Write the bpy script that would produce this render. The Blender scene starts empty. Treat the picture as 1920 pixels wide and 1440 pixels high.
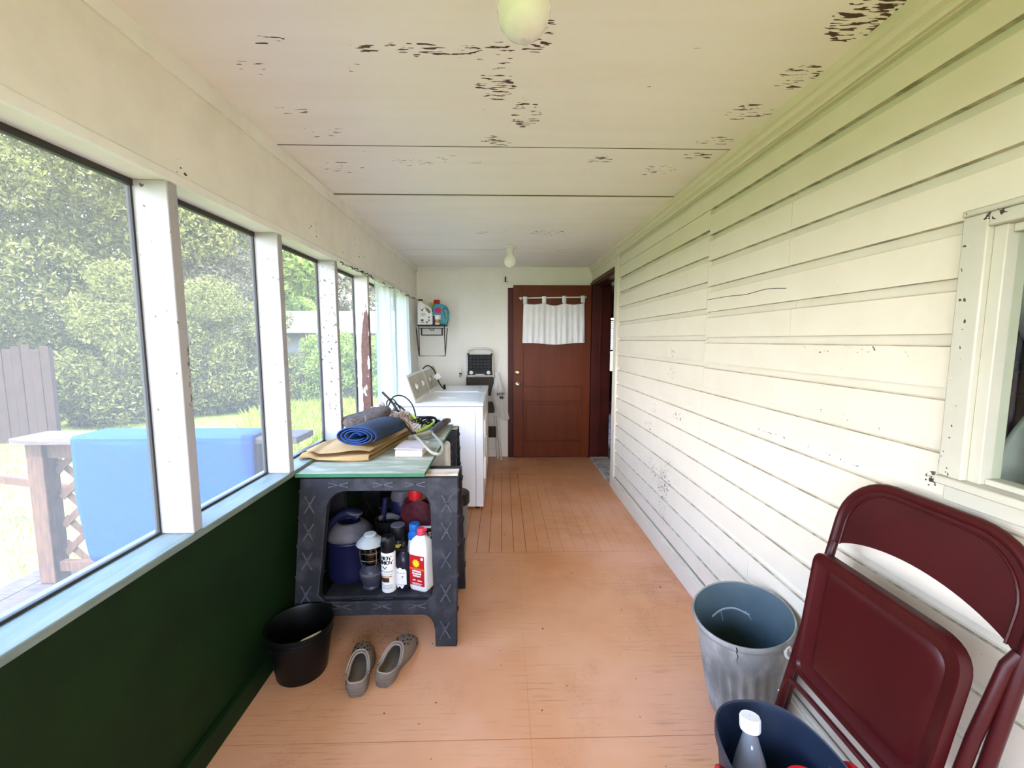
import bpy, bmesh, math, random
import numpy as np
from mathutils import Vector, Matrix, Euler
random.seed(7); RNG = np.random.default_rng(7)
PI = math.pi
sc = bpy.context.scene
COL = sc.collection

# ---------------------------------------------------------------- colour / material helpers
def lin(c):
    def f(v):
        v /= 255.0
        return v/12.92 if v <= 0.04045 else ((v+0.055)/1.055)**2.4
    return (f(c[0]), f(c[1]), f(c[2]), 1.0)

class NT:
    """tiny node-tree builder"""
    def __init__(s, mat): s.t = mat.node_tree; s.n = s.t.nodes; s.l = s.t.links
    def new(s, typ, **kw):
        n = s.n.new(typ)
        for k, v in kw.items():
            if k == 'inp':
                for a, b in v.items(): s.set(n, a, b)
            else: setattr(n, k, v)
        return n
    def set(s, n, a, b):
        sk = n.inputs[a]
        if isinstance(b, bpy.types.NodeSocket): s.l.new(b, sk)
        else: sk.default_value = b
    def math(s, op, a, b=0.0, clamp=False):
        n = s.n.new('ShaderNodeMath'); n.operation = op; n.use_clamp = clamp
        s.set(n, 0, a); s.set(n, 1, b); return n.outputs[0]
    def mix(s, fac, a, b):
        n = s.n.new('ShaderNodeMix'); n.data_type = 'RGBA'
        s.set(n, 0, fac); s.set(n, 6, a); s.set(n, 7, b); return n.outputs[2]
    def step(s, v, a, b, lo=0.0, hi=1.0):
        n = s.n.new('ShaderNodeMapRange'); n.interpolation_type = 'SMOOTHSTEP'
        s.set(n, 0, v); s.set(n, 1, a); s.set(n, 2, b); s.set(n, 3, lo); s.set(n, 4, hi); return n.outputs[0]
    def coord(s, scale=(1, 1, 1), loc=(0, 0, 0), world=False):
        if world: o = s.new('ShaderNodeNewGeometry').outputs['Position']
        else: o = s.new('ShaderNodeTexCoord').outputs['Object']
        m = s.new('ShaderNodeMapping'); s.l.new(o, m.inputs[0])
        m.inputs['Scale'].default_value = scale; m.inputs['Location'].default_value = loc
        return m.outputs[0]
    def noise(s, vec, scale=1.0, detail=4.0, rough=0.55, dist=0.0):
        n = s.new('ShaderNodeTexNoise'); s.l.new(vec, n.inputs['Vector'])
        n.inputs['Scale'].default_value = scale; n.inputs['Detail'].default_value = detail
        n.inputs['Roughness'].default_value = rough; n.inputs['Distortion'].default_value = dist
        return n.outputs[0]
    def bump(s, h, strength=0.3, dist=0.01):
        n = s.new('ShaderNodeBump'); s.l.new(h, n.inputs['Height'])
        n.inputs['Strength'].default_value = strength; n.inputs['Distance'].default_value = dist
        return n.outputs[0]

def base_mat(name):
    m = bpy.data.materials.new(name); m.use_nodes = True
    b = m.node_tree.nodes['Principled BSDF']
    return m, NT(m), b

def mat(name, c, rough=0.5, c2=None, ns=8.0, nscale=(1, 1, 1), lo=0.35, hi=0.7, bump=0.0, bs=60.0, bscale=None,
        metal=0.0, spec=0.22, trans=0.0, coat=0.0, world=False, alpha=1.0):
    m, t, b = base_mat(name)
    b.inputs['Roughness'].default_value = rough; b.inputs['Metallic'].default_value = metal
    b.inputs['Specular IOR Level'].default_value = spec
    b.inputs['Transmission Weight'].default_value = trans
    b.inputs['Coat Weight'].default_value = coat
    b.inputs['Alpha'].default_value = alpha
    vec = t.coord(nscale, world=world)
    cc = lin(c)
    c2l = lin(c2) if c2 else tuple(x*0.86 for x in cc[:3])+(1,)
    n = t.noise(vec, ns, 5.0, 0.6)
    f = t.step(n, lo, hi)
    t.l.new(t.mix(f, cc, c2l), b.inputs['Base Color'])
    if bump:
        v2 = t.coord(bscale or nscale, world=world)
        h = t.noise(v2, bs, 4.0, 0.6)
        t.l.new(t.bump(h, bump, 0.004), b.inputs['Normal'])
    return m

# ---------------------------------------------------------------- mesh builder
class MB:
    def __init__(s): s.v = []; s.f = []; s.m = []
    def add(s, vs, fs, mi=0, M=None):
        o = len(s.v)
        if M is not None: vs = [M @ Vector(p) for p in vs]
        s.v += [tuple(p) for p in vs]; s.f += [tuple(i+o for i in f) for f in fs]; s.m += [mi]*len(fs)
        return s
    def box(s, lo, hi, mi=0, M=None):
        x0, y0, z0 = lo; x1, y1, z1 = hi
        vs = [(x0,y0,z0),(x1,y0,z0),(x1,y1,z0),(x0,y1,z0),(x0,y0,z1),(x1,y0,z1),(x1,y1,z1),(x0,y1,z1)]
        return s.add(vs, [(0,3,2,1),(4,5,6,7),(0,1,5,4),(1,2,6,5),(2,3,7,6),(3,0,4,7)], mi, M)
    def cbox(s, c, d, mi=0, M=None, rot=None):
        h = [x/2 for x in d]
        T = Matrix.Translation(c) @ (Euler(rot).to_matrix().to_4x4() if rot else Matrix())
        if M is not None: T = M @ T
        return s.box((-h[0],-h[1],-h[2]), tuple(h), mi, T)
    def bar(s, a, b, w, h, mi=0, M=None, up=(0, 0, 1)):
        a = Vector(a); b = Vector(b); d = (b-a); L = d.length; d.normalize()
        u = Vector(up); r = d.cross(u)
        if r.length < 1e-4: r = d.cross(Vector((1, 0, 0)))
        r.normalize(); u = r.cross(d)
        T = Matrix((( *r, 0), (*d, 0), (*u, 0), (0, 0, 0, 1))).transposed(); T.translation = a
        if M is not None: T = M @ T
        return s.box((-w/2, 0, -h/2), (w/2, L, h/2), mi, T)
    def tube(s, path, r=0.01, n=10, closed=False, mi=0, M=None, cap=True, radii=None, sq=1.0):
        P = [Vector(p) for p in path]; N = len(P)
        vs = []; fs = []
        T = []
        for i in range(N):
            a = P[(i-1) % N] if (closed or i > 0) else P[i]
            b = P[(i+1) % N] if (closed or i < N-1) else P[i]
            t = b-a
            T.append(t.normalized() if t.length > 1e-9 else Vector((0, 0, 1)))
        u = Vector((0, 0, 1)) if abs(T[0].z) < 0.9 else Vector((1, 0, 0))
        u = (u - T[0]*u.dot(T[0])).normalized()
        for i in range(N):
            if i:
                u = u - T[i]*u.dot(T[i])
                u = u.normalized() if u.length > 1e-6 else Vector((1, 0, 0))
            w = T[i].cross(u); rr = radii[i] if radii else r
            for k in range(n):
                a = 2*PI*k/n
                vs.append(P[i] + (u*math.cos(a)*sq + w*math.sin(a))*rr)
        for i in range(N if closed else N-1):
            j = (i+1) % N
            for k in range(n):
                l = (k+1) % n
                fs.append((i*n+k, i*n+l, j*n+l, j*n+k))
        if cap and not closed:
            fs.append(tuple(range(n-1, -1, -1))); fs.append(tuple((N-1)*n+k for k in range(n)))
        return s.add(vs, fs, mi, M)
    def lathe(s, prof, n=32, c=(0, 0, 0), mi=0, M=None, sx=1.0, sy=1.0, capb=False, capt=False, mod=None):
        """prof: list of (r, z); mod(angle, r, z) -> r"""
        vs = []; fs = []; N = len(prof)
        for r, z in prof:
            for k in range(n):
                a = 2*PI*k/n
                rr = mod(a, r, z) if mod else r
                vs.append((c[0]+rr*math.cos(a)*sx, c[1]+rr*math.sin(a)*sy, c[2]+z))
        for i in range(N-1):
            for k in range(n):
                l = (k+1) % n
                fs.append((i*n+k, i*n+l, (i+1)*n+l, (i+1)*n+k))
        if capb: fs.append(tuple(range(n-1, -1, -1)))
        if capt: fs.append(tuple((N-1)*n+k for k in range(n)))
        return s.add(vs, fs, mi, M)
    def sphere(s, c, r, n=20, mi=0, M=None):
        r = (r, r, r) if not hasattr(r, '__len__') else r
        m = n//2
        prof = [(math.sin(PI*i/m), -math.cos(PI*i/m)) for i in range(m+1)]
        prof[0] = (1e-4, -1); prof[-1] = (1e-4, 1)
        vs = []; fs = []
        for q, z in prof:
            for k in range(n):
                a = 2*PI*k/n; vs.append((c[0]+r[0]*q*math.cos(a), c[1]+r[1]*q*math.sin(a), c[2]+r[2]*z))
        for i in range(m):
            for k in range(n):
                l = (k+1) % n; fs.append((i*n+k, i*n+l, (i+1)*n+l, (i+1)*n+k))
        fs.append(tuple(range(n-1, -1, -1))); fs.append(tuple(m*n+k for k in range(n)))
        return s.add(vs, fs, mi, M)
    def grid(s, fn, nu, nv, mi=0, M=None, cu=False):
        vs = [fn(i/(nu if cu else nu-1), j/(nv-1)) for i in range(nu) for j in range(nv)]
        fs = []
        for i in range(nu if cu else nu-1):
            k = (i+1) % nu
            for j in range(nv-1): fs.append((i*nv+j, k*nv+j, k*nv+j+1, i*nv+j+1))
        return s.add(vs, fs, mi, M)
    def prism(s, loops, depth, mi=0, M=None, bevel=0.0, res=2):
        """filled 2D loops (holes allowed) in XY, extruded symmetrically in Z"""
        cu = bpy.data.curves.new('tmp', 'CURVE'); cu.dimensions = '2D'; cu.fill_mode = 'BOTH'
        for lp in loops:
            sp = cu.splines.new('POLY'); sp.points.add(len(lp)-1)
            for p, q in zip(sp.points, lp): p.co = (q[0], q[1], 0, 1)
            sp.use_cyclic_u = True
        cu.extrude = depth/2 - bevel; cu.bevel_depth = bevel; cu.bevel_resolution = res
        cu.offset = -bevel
        return s.curve(cu, mi, M)
    def text(s, body, size, depth=0.0005, mi=0, M=None, fn=None, bold=0.0, sx=1.0, shear=0.0):
        cu = bpy.data.curves.new('tmp', 'FONT'); cu.body = body; cu.size = size; cu.extrude = depth/2
        cu.align_x = 'CENTER'; cu.align_y = 'CENTER'; cu.offset = bold; cu.shear = shear; cu.resolution_u = 3
        return s.curve(cu, mi, M, fn, sx)
    def curve(s, cu, mi=0, M=None, fn=None, sx=1.0):
        o = bpy.data.objects.new('tmp', cu); COL.objects.link(o)
        bpy.context.view_layer.update()
        dg = bpy.context.evaluated_depsgraph_get()
        me = o.evaluated_get(dg).to_mesh()
        vs = [v.co.copy() for v in me.vertices]; fs = [tuple(p.vertices) for p in me.polygons]
        o.evaluated_get(dg).to_mesh_clear()
        bpy.data.objects.remove(o); bpy.data.curves.remove(cu)
        if sx != 1.0: vs = [Vector((v.x*sx, v.y, v.z)) for v in vs]
        if fn: vs = [Vector(fn(v)) for v in vs]
        return s.add(vs, fs, mi, M)
    def warp(s, fn): s.v = [tuple(fn(Vector(p))) for p in s.v]; return s
    def build(s, name, mats, parent=None, smooth=True, bevel=0.0, seg=2, sub=0, angle=35, solid=0.0, loc=None, rot=None, weld=False, soff=-1):
        me = bpy.data.meshes.new(name)
        me.from_pydata(s.v, [], s.f); me.update()
        if weld:
            bm = bmesh.new(); bm.from_mesh(me); bmesh.ops.remove_doubles(bm, verts=bm.verts, dist=weld if weld is not True else 1e-5); bm.to_mesh(me); bm.free()
        if not isinstance(mats, (list, tuple)): mats = [mats]
        for m in mats: me.materials.append(m)
        if len(mats) > 1 and len(me.polygons) == len(s.m): me.polygons.foreach_set('material_index', s.m)
        bm = bmesh.new(); bm.from_mesh(me); bmesh.ops.recalc_face_normals(bm, faces=bm.faces); bm.to_mesh(me); bm.free()
        if smooth:
            me.shade_smooth(); me.set_sharp_from_angle(angle=math.radians(angle))
        o = bpy.data.objects.new(name, me); COL.objects.link(o)
        if parent: o.parent = parent
        if loc: o.location = loc
        if rot: o.rotation_euler = rot
        if solid:
            q = o.modifiers.new('solid', 'SOLIDIFY'); q.thickness = solid; q.offset = soff
        if bevel:
            q = o.modifiers.new('bevel', 'BEVEL'); q.width = bevel; q.segments = seg; q.limit_method = 'ANGLE'; q.angle_limit = math.radians(40); q.harden_normals = False
        if sub:
            q = o.modifiers.new('sub', 'SUBSURF'); q.levels = sub; q.render_levels = sub
        return o

def tag(o, label=None, cat=None, group=None, kind=None):
    if label: o['label'] = label
    if cat: o['category'] = cat
    if group: o['group'] = group
    if kind: o['kind'] = kind
    return o
def struct(o): o['kind'] = 'structure'; return o
def thing(name, label, cat, loc=(0, 0, 0), rot=(0, 0, 0), group=None):
    o = bpy.data.objects.new(name, None); COL.objects.link(o); o.empty_display_size = 0.1
    o.location = loc; o.rotation_euler = rot
    return tag(o, label, cat, group)
def sbox(name, lo, hi, m, parent=None, bevel=0.0):
    return MB().box(lo, hi).build(name, m, parent, bevel=bevel)
def rrect(w, h, r, n=6, cx=0, cy=0, rs=None):
    out = []
    rs = rs or (r, r, r, r)
    for q, (sx, sy, a0) in enumerate(((1, 1, 0), (-1, 1, 90), (-1, -1, 180), (1, -1, 270))):
        r = rs[q]
        for k in range(n+1):
            a = math.radians(a0+90*k/n)
            out.append((cx+sx*(w/2-r)+r*math.cos(a), cy+sy*(h/2-r)+r*math.sin(a)))
    return out
def arc(cx, cy, r, a0, a1, n=12):
    return [(cx+r*math.cos(math.radians(a0+(a1-a0)*i/n)), cy+r*math.sin(math.radians(a0+(a1-a0)*i/n))) for i in range(n+1)]
def smooth_path(pts, n=8, closed=False):
    P = [Vector(p) for p in pts]; N = len(P); out = []
    for i in range(N if closed else N-1):
        p0 = P[(i-1) % N] if (closed or i > 0) else P[0]; p1 = P[i]; p2 = P[(i+1) % N]
        p3 = P[(i+2) % N] if (closed or i+2 < N) else P[-1]
        for k in range(n):
            t = k/n
            out.append(0.5*((2*p1)+(-p0+p2)*t+(2*p0-5*p1+4*p2-p3)*t*t+(-p0+3*p1-3*p2+p3)*t**3))
    if not closed: out.append(P[-1])
    return out
RX = lambda a: Matrix.Rotation(a, 4, 'X')
RY = lambda a: Matrix.Rotation(a, 4, 'Y')
RZ = lambda a: Matrix.Rotation(a, 4, 'Z')
TR = lambda *p: Matrix.Translation(p)

# ================================================================ MATERIALS
def peel_mask(t, clusters, ax, nscale, seed, thr=0.62, gain=0.30, soft=0.015, base=0.0, det=3.0):
    """paint-loss mask: stretched noise pushed over a threshold inside elliptical patches. clusters: (u, v, ru, rv, strength)"""
    pos = t.coord()
    sep = t.new('ShaderNodeSeparateXYZ', inp={0: pos})
    U, V = sep.outputs[ax[0]], sep.outputs[ax[1]]
    tot = None
    for u, v, ru, rv, k in clusters:
        du = t.math('DIVIDE', t.math('SUBTRACT', U, u), ru); dv = t.math('DIVIDE', t.math('SUBTRACT', V, v), rv)
        d2 = t.math('ADD', t.math('MULTIPLY', du, du), t.math('MULTIPLY', dv, dv))
        f = t.math('MULTIPLY', t.math('MULTIPLY', t.math('SUBTRACT', 1.0, d2, clamp=True), 2.2, clamp=True), k)
        tot = f if tot is None else t.math('MAXIMUM', tot, f)
    n = t.noise(t.coord(nscale, seed), 1.0, det, 0.6, 0.25)
    v = t.math('ADD', n, t.math('MULTIPLY', tot, gain))
    v = t.math('ADD', v, base)
    core = t.step(v, thr, thr+soft); rim = t.step(v, thr-0.022, thr-0.004)
    return core, rim

def peeled_paint(name, paint, bare, clusters, ax, nscale, seed=(0, 0, 0), rough=0.55, rimc=(250, 248, 242), paint2=None, bare2=None, **kw):
    m, t, b = base_mat(name)
    core, rim = peel_mask(t, clusters, ax, nscale, seed, **kw)
    v = t.coord((1, 1, 1))
    pn = t.step(t.noise(t.coord((0.8, 5, 5) if ax != (0, 1) else (0.7, 6, 1)), 1.5, 4.0, 0.6), 0.35, 0.75)
    pc = t.mix(pn, lin(paint), lin(paint2 or tuple(x*0.965 for x in paint)))
    bn = t.step(t.noise(v, 40.0, 3.0), 0.4, 0.65)
    bc = t.mix(bn, lin(bare), lin(bare2 or tuple(x*0.6 for x in bare)))
    c = t.mix(t.math('MULTIPLY', rim, 0.3), pc, lin(rimc))
    c = t.mix(core, c, bc)
    t.l.new(c, b.inputs['Base Color'])
    b.inputs['Roughness'].default_value = rough
    h = t.math('ADD', t.math('MULTIPLY', core, -1.0), t.math('MULTIPLY', t.noise(t.coord((6, 50, 50) if ax != (0, 1) else (6, 60, 6)), 1.0, 3.0), 0.10))
    t.l.new(t.bump(h, 0.5, 0.002), b.inputs['Normal'])
    return m

CEIL_CL = [(-.658,1.32,.07,.03,.9),(-.768,1.45,.06,.07,.8),(-.774,1.683,.07,.07,.8),(-.72,1.86,.12,.06,.75),(-.24,1.345,.24,.035,1.35),
 (-.454,1.437,.04,.03,.9),(-.02,1.37,.07,.08,1.05),(-.018,1.53,.08,.10,1.25),(.095,1.70,.07,.13,1.25),(-.02,1.92,.10,.06,1.1),(.095,1.27,.07,.10,1.15),
 (.98,1.20,.13,.10,1.5),(.96,1.45,.09,.09,1.1),(.93,1.66,.11,.07,1.1),(.91,1.89,.11,.05,.95),(.91,2.05,.10,.04,1.25),(.47,2.10,.08,.05,1.25),(.78,2.22,.10,.09,.95),
 (-.79,2.22,.14,.09,.85),(-.45,2.15,.16,.06,.75),(-.2,2.12,.14,.08,.7),(-.1,3.45,.22,.10,.8),(.4,3.47,.22,.10,.85)]
M_CEIL = peeled_paint('ceiling_paint', (246, 241, 237), (84, 44, 34), CEIL_CL, (0, 1), (20, 105, 1), (3.1, 1.7, 0), paint2=(243, 236, 229), thr=0.79, gain=0.18, bare2=(52, 30, 26), det=1.6)
UPL_CL = [(2.35,1.98,.10,.05,.7),(3.0,2.02,.25,.07,.75),(2.75,1.92,.10,.05,.7),(1.4,1.93,.05,.04,.8)]
M_UPLEFT = peeled_paint('upper_wall_paint', (238, 233, 222), (70, 55, 45), UPL_CL, (1, 2), (1, 40, 60), (1.3, 5, 2), thr=0.80, gain=0.18, det=1.5)
SIDE_CL = [(2.511,.947,.10,.035,1.1),(2.99,.79,.12,.05,.9),(2.92,.93,.12,.04,.8),(2.65,.61,.06,.06,1.0),(2.70,.46,.12,.13,1.15),(2.90,.50,.12,.10,.95),(2.70,.27,.10,.10,.85),
 (.995,1.062,.020,.024,1.7),(2.62,1.33,.06,.04,.95),(2.63,1.2,.06,.05,.95),(1.15,1.16,.5,.02,.55),(1.45,1.03,.45,.015,.8),(1.3,1.37,.28,.02,.6)]
M_SIDING = peeled_paint('siding_paint', (220, 212, 193), (92, 84, 74), SIDE_CL, (1, 2), (1, 60, 110), (0.4, 2.2, 7.7), thr=0.79, gain=0.18, det=1.8, rough=0.42, paint2=(216, 207, 187), bare2=(60, 52, 46))
M_GRIMESHADE = mat('grimy_ledge_shaded_lap_paint', (198, 192, 172), 0.7, (150, 142, 122), 6.0, (1, 3, 1), 0.4, 0.62)  # grime on the cove ledges, plus shade painted onto the board undersides
M_TRIMW = peeled_paint('white_trim_paint', (240, 238, 230), (90, 78, 68), [(1.2,1.3,3,1.5,.12)], (1, 2), (14, 60, 22), (8, 3, 1), thr=0.76, gain=0.2, rough=0.45)
M_CASING = peeled_paint('window_casing_paint', (190, 187, 170), (84, 74, 60), [(.955,1.3,.02,.5,.75),(.97,1.1,.03,.04,1.2),(.90,1.665,.03,.015,1.3)], (1, 2), (60, 80, 60), (2, 9, 4), thr=0.80, gain=0.17, det=1.5, rough=0.5)
M_POST = peeled_paint('post_paint', (172, 170, 172), (104, 96, 90), [(1.35,1.5,.3,.6,.5),(2.6,1.4,.2,.6,.95),(1.96,1.4,.2,.6,.55),(1.362,1.28,.012,.14,1.5)], (1, 2), (60, 75, 50), (4, 1, 6), thr=0.80, gain=0.17, det=1.5, rough=0.5)
M_POSTPEEL = peeled_paint('peeling_post_paint', (190, 187, 184), (96, 58, 44), [(-1.004,1.12,.044,.62,1.35),(-1.084,1.2,.012,.55,1.1),(-.979,1.1,.012,.6,1.2)], (0, 2), (30, 30, 9), (2.2, 4.4, 1.6), thr=0.70, gain=0.26, rough=0.55, bare2=(78, 46, 36), det=5.0)
M_WALLB = mat('back_wall_paint', (240, 237, 228), 0.5, (236, 232, 221), 3.0, (1, 1, 1), bump=0.05)
M_SILL = mat('sill_paint', (124, 134, 128), 0.4, (106, 120, 112), 6.0, (6, 1, 6), bump=0.12, bs=30, bscale=(8, 1, 8))
M_GREEN = mat('dark_green_paint', (14, 38, 8), 0.6, (10, 30, 6), 5.0, bump=0.06)
M_DARKGAP = mat('dark_gap', (40, 34, 30), 0.8)
M_SCREENFR = mat('screen_spline', (60, 58, 56), 0.5)

def floor_mat():
    m, t, b = base_mat('orange_floor_paint')
    v = t.coord((1, 1, 1))
    big = t.step(t.noise(v, 1.1, 4.0, 0.6), 0.36, 0.68)
    c = t.mix(big, lin((216, 158, 116)), lin((204, 138, 92)))
    pink = t.step(t.noise(t.coord((1, 1, 1), (5, 2, 0)), 1.6, 3.0), 0.45, 0.75)
    c = t.mix(t.math('MULTIPLY', pink, 0.55), c, lin((224, 166, 140)))
    # foot-worn dirt: cloudy speckle
    wear = t.step(t.noise(t.coord((1, .7, 1), (2, 7, 0)), 1.7, 5.0, 0.65), 0.50, 0.72)
    speck = t.step(t.noise(v, 85.0, 4.0, 0.7), 0.52, 0.62)
    c = t.mix(t.math('MULTIPLY', t.math('MULTIPLY', wear, speck), 0.75), c, lin((138, 92, 60)))
    c = t.mix(t.math('MULTIPLY', wear, 0.30), c, lin((160, 104, 64)))
    # grain lines running across the plywood
    g = t.step(t.noise(t.coord((4, 120, 1)), 1.0, 4.0, 0.65), 0.55, 0.68)
    gm = t.step(t.noise(v, 1.8, 3.0), 0.38, 0.62)
    c = t.mix(t.math('MULTIPLY', t.math('MULTIPLY', g, gm), 0.5), c, lin((134, 84, 54)))
    # small dark nicks
    dots = t.step(t.noise(v, 44.0, 1.0), 0.77, 0.785)
    c = t.mix(dots, c, lin((70, 42, 30)))
    t.l.new(c, b.inputs['Base Color'])
    b.inputs['Roughness'].default_value = 0.42
    h = t.math('ADD', t.math('MULTIPLY', g, -0.5), t.noise(v, 60.0, 3.0))
    t.l.new(t.bump(h, 0.10, 0.003), b.inputs['Normal'])
    return m
M_FLOOR = floor_mat()
M_DOOR = mat('brown_red_door_paint', (104, 44, 8), 0.42, (92, 37, 6), 3.0, (3, 3, 0.6), bump=0.04, bs=40)
M_JAMB = mat('dark_red_jamb_paint', (74, 24, 16), 0.45, (60, 18, 12), 4.0)
M_CHROME = mat('worn_chrome', (200, 196, 188), 0.22, metal=1.0)
M_BRASS = mat('aged_brass', (168, 146, 104), 0.3, metal=1.0)
M_WHITEPL = mat('white_plastic', (238, 237, 232), 0.35)
M_ENAMEL = mat('white_enamel', (250, 251, 254), 0.25, (246, 248, 252), 3.0)
M_CONSOLE = mat('bisque_console_plastic', (196, 190, 172), 0.4)
M_BLACKPL = mat('black_plastic', (16, 16, 17), 0.42, (24, 24, 25), 12.0)
M_SAW = mat('charcoal_plastic_dusty', (36, 36, 40), 0.5, (56, 56, 60), 14.0, lo=0.45, hi=0.7, bump=0.15, bs=90)
M_SAWRIBLIT = mat('charcoal_plastic_lightened_rib', (82, 82, 88), 0.45, (60, 61, 68), 30.0)  # raised ribs coloured lighter, standing in for faint relief shading
M_NAVY = mat('navy_plastic', (16, 19, 50), 0.4, (26, 28, 56), 6.0)
M_NAVYDUST = mat('dusty_grey_plastic', (96, 92, 96), 0.6, (70, 68, 76), 10.0)
M_BLACKPOT = mat('black_pot_plastic', (9, 8, 8), 0.4, (13, 11, 10), 10.0)
M_MAROON = mat('maroon_enamel', (60, 14, 15), 0.32, (51, 11, 12), 4.0, bump=0.03)
M_GREYCAN = mat('scuffed_grey_plastic', (118, 118, 114), 0.6, (156, 154, 148), 9.0, (1, 1, 0.5), 0.42, 0.68, bump=0.12, bs=45)
M_GREYCANIN = mat('blue_grey_plastic', (74, 90, 96), 0.5, (62, 78, 86), 5.0)
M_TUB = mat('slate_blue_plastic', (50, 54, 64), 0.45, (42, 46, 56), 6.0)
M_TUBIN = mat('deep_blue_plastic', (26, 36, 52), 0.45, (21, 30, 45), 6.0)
M_RED = mat('red_plastic', (190, 28, 32), 0.35)
M_PINKRED = mat('pink_red_cap_plastic', (214, 64, 84), 0.35)
M_BLUECAP = mat('blue_cap_plastic', (30, 104, 176), 0.35)
M_YELLOW = mat('yellow_plastic', (214, 196, 70), 0.4)
M_LABELW = mat('white_label_paper', (234, 234, 230), 0.6)
M_LABELR = mat('red_label_print', (186, 34, 34), 0.5)
M_ORANGE = mat('orange_print', (226, 100, 36), 0.5)
M_YPRINT = mat('yellow_print', (240, 206, 40), 0.5)
M_INK = mat('black_ink', (22, 20, 20), 0.5)
M_GREYINK = mat('grey_ink', (92, 90, 90), 0.5)
M_BROWNP = mat('dark_brown_print', (70, 44, 26), 0.5)
M_GOLDP = mat('gold_print', (176, 134, 66), 0.5)
M_CLOG = mat('taupe_foam', (122, 106, 92), 0.75, (108, 94, 82), 25.0, bump=0.1, bs=200)
M_CLOGTRIM = mat('pale_taupe_foam', (158, 142, 128), 0.7)
M_HOLE = mat('dark_hole', (20, 16, 14), 0.9)
M_TARP = mat('tan_canvas', (184, 150, 102), 0.75, (168, 134, 86), 5.0, bump=0.25, bs=220)
M_MATBLUE = mat('yoga_mat_blue', (24, 62, 124), 0.65, (20, 52, 108), 10.0, bump=0.15, bs=150)
M_MATOUT = mat('mat_dark_blue_grey', (44, 56, 74), 0.7, bump=0.15, bs=150)
M_BOARD = mat('pale_green_board_paint', (142, 146, 122), 0.6, (172, 170, 150), 4.0, (1.5, 5, 1), 0.45, 0.62, bump=0.12)
M_BOARDEDGE = mat('green_board_edge', (66, 116, 84), 0.5)
M_PLANK = mat('weathered_pale_wood', (214, 200, 182), 0.7, (170, 140, 108), 7.0, (1.0, 8, 8), bump=0.2)
M_KNIT = mat('brown_grey_knit', (98, 86, 78), 0.9, (70, 60, 54), 60.0, (1, 1, 1), bump=0.6, bs=160)
M_CLOTH = mat('patterned_cloth', (196, 180, 168), 0.85, (122, 92, 78), 70.0, (1, 1, 1), 0.5, 0.58, bump=0.2)
M_CURTAIN = mat('white_cotton', (240, 239, 238), 0.85, (234, 233, 232), 5.0, bump=0.15, bs=400)
M_SMOKE = mat('dark_smoked_glass', (60, 40, 28), 0.1, trans=0.5)
M_BAG = mat('maroon_woven_bag', (74, 22, 30), 0.6, (50, 14, 22), 40.0, bump=0.4, bs=120)
M_BINGREY = mat('grey_bin_plastic', (124, 122, 120), 0.5)
M_LIME = mat('lime_webbing', (186, 214, 74), 0.6)
M_BROWNTREAD = mat('dark_brown_tread', (58, 46, 38), 0.6)
M_BRICK = mat('pinkish_white_paper', (198, 182, 178), 0.8, (186, 168, 162), 10.0)
M_PAGES = mat('cream_paper_edge', (234, 224, 212), 0.85, (212, 200, 188), 1.0, (3, 3, 500), 0.4, 0.6)
M_CREAMTOOL = mat('cream_handle_plastic', (162, 154, 134), 0.45)
M_GREYTOOL = mat('grey_rubber', (84, 84, 90), 0.55)
M_STICK = mat('dark_twig', (50, 38, 32), 0.8)
M_CORD = mat('black_cord', (26, 24, 24), 0.5)
M_TEAL = mat('teal_plastic', (26, 142, 160), 0.3)
M_MAGENTA = mat('magenta_print', (196, 32, 104), 0.5)
M_PURPLE = mat('purple_print', (50, 36, 84), 0.5)
M_SHELFW = mat('dark_wire', (66, 60, 54), 0.45, metal=0.6)
M_GLOBE = mat('opal_glass', (242, 240, 234), 0.12, coat=0.4)
M_PORCELAIN = mat('porcelain', (236, 232, 222), 0.25)
M_DECK = mat('weathered_deck_wood', (78, 68, 67), 0.75, (50, 43, 42), 5.0, (2, 18, 18), bump=0.3, bs=20)
M_RAILW = mat('weathered_rail_wood', (88, 62, 44), 0.75, (62, 44, 32), 6.0, (12, 12, 2), bump=0.3, bs=20)
M_RAILCAP = mat('sun_bleached_wood', (98, 88, 80), 0.75, (72, 62, 55), 6.0, (1.5, 18, 18), bump=0.3, bs=20)
M_MATSKY = mat('bright_blue_foam', (0, 56, 118), 0.7, (0, 50, 106), 30.0, bump=0.25, bs=180)
M_FENCE = mat('brown_fence_wood', (58, 42, 32), 0.8, (40, 30, 23), 5.0, (6, 6, 1))
M_BARK = mat('bark', (92, 80, 70), 0.9, (60, 52, 46), 8.0, (6, 6, 1.5), bump=0.5)
M_TINROOF = mat('white_tin_roof', (176, 172, 168), 0.4, (150, 140, 134), 2.0)
M_SHEDWALL = mat('grey_shed_wall', (150, 146, 136), 0.8)

def leaf_mat(name, c1, c2, tr=0.35):
    m = bpy.data.materials.new(name); m.use_nodes = True
    t = NT(m); t.n.clear()
    out = t.new('ShaderNodeOutputMaterial')
    g = t.new('ShaderNodeNewGeometry')
    c = t.mix(g.outputs['Random Per Island'], lin(c1), lin(c2))
    d = t.new('ShaderNodeBsdfDiffuse', inp={0: c}); q = t.new('ShaderNodeBsdfTranslucent', inp={0: c})
    mx = t.new('ShaderNodeMixShader', inp={0: tr, 1: d.outputs[0], 2: q.outputs[0]})
    t.l.new(mx.outputs[0], out.inputs[0]); return m
M_LEAF_A = leaf_mat('leaf_olive_green', (58, 60, 28), (134, 132, 72))
M_LEAF_B = leaf_mat('leaf_bright_green', (78, 100, 34), (136, 150, 70))
M_LEAF_C = leaf_mat('leaf_grey_green', (70, 68, 48), (130, 122, 94))
M_GRASS = leaf_mat('grass_blade', (104, 118, 28), (156, 158, 72), 0.4)

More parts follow.
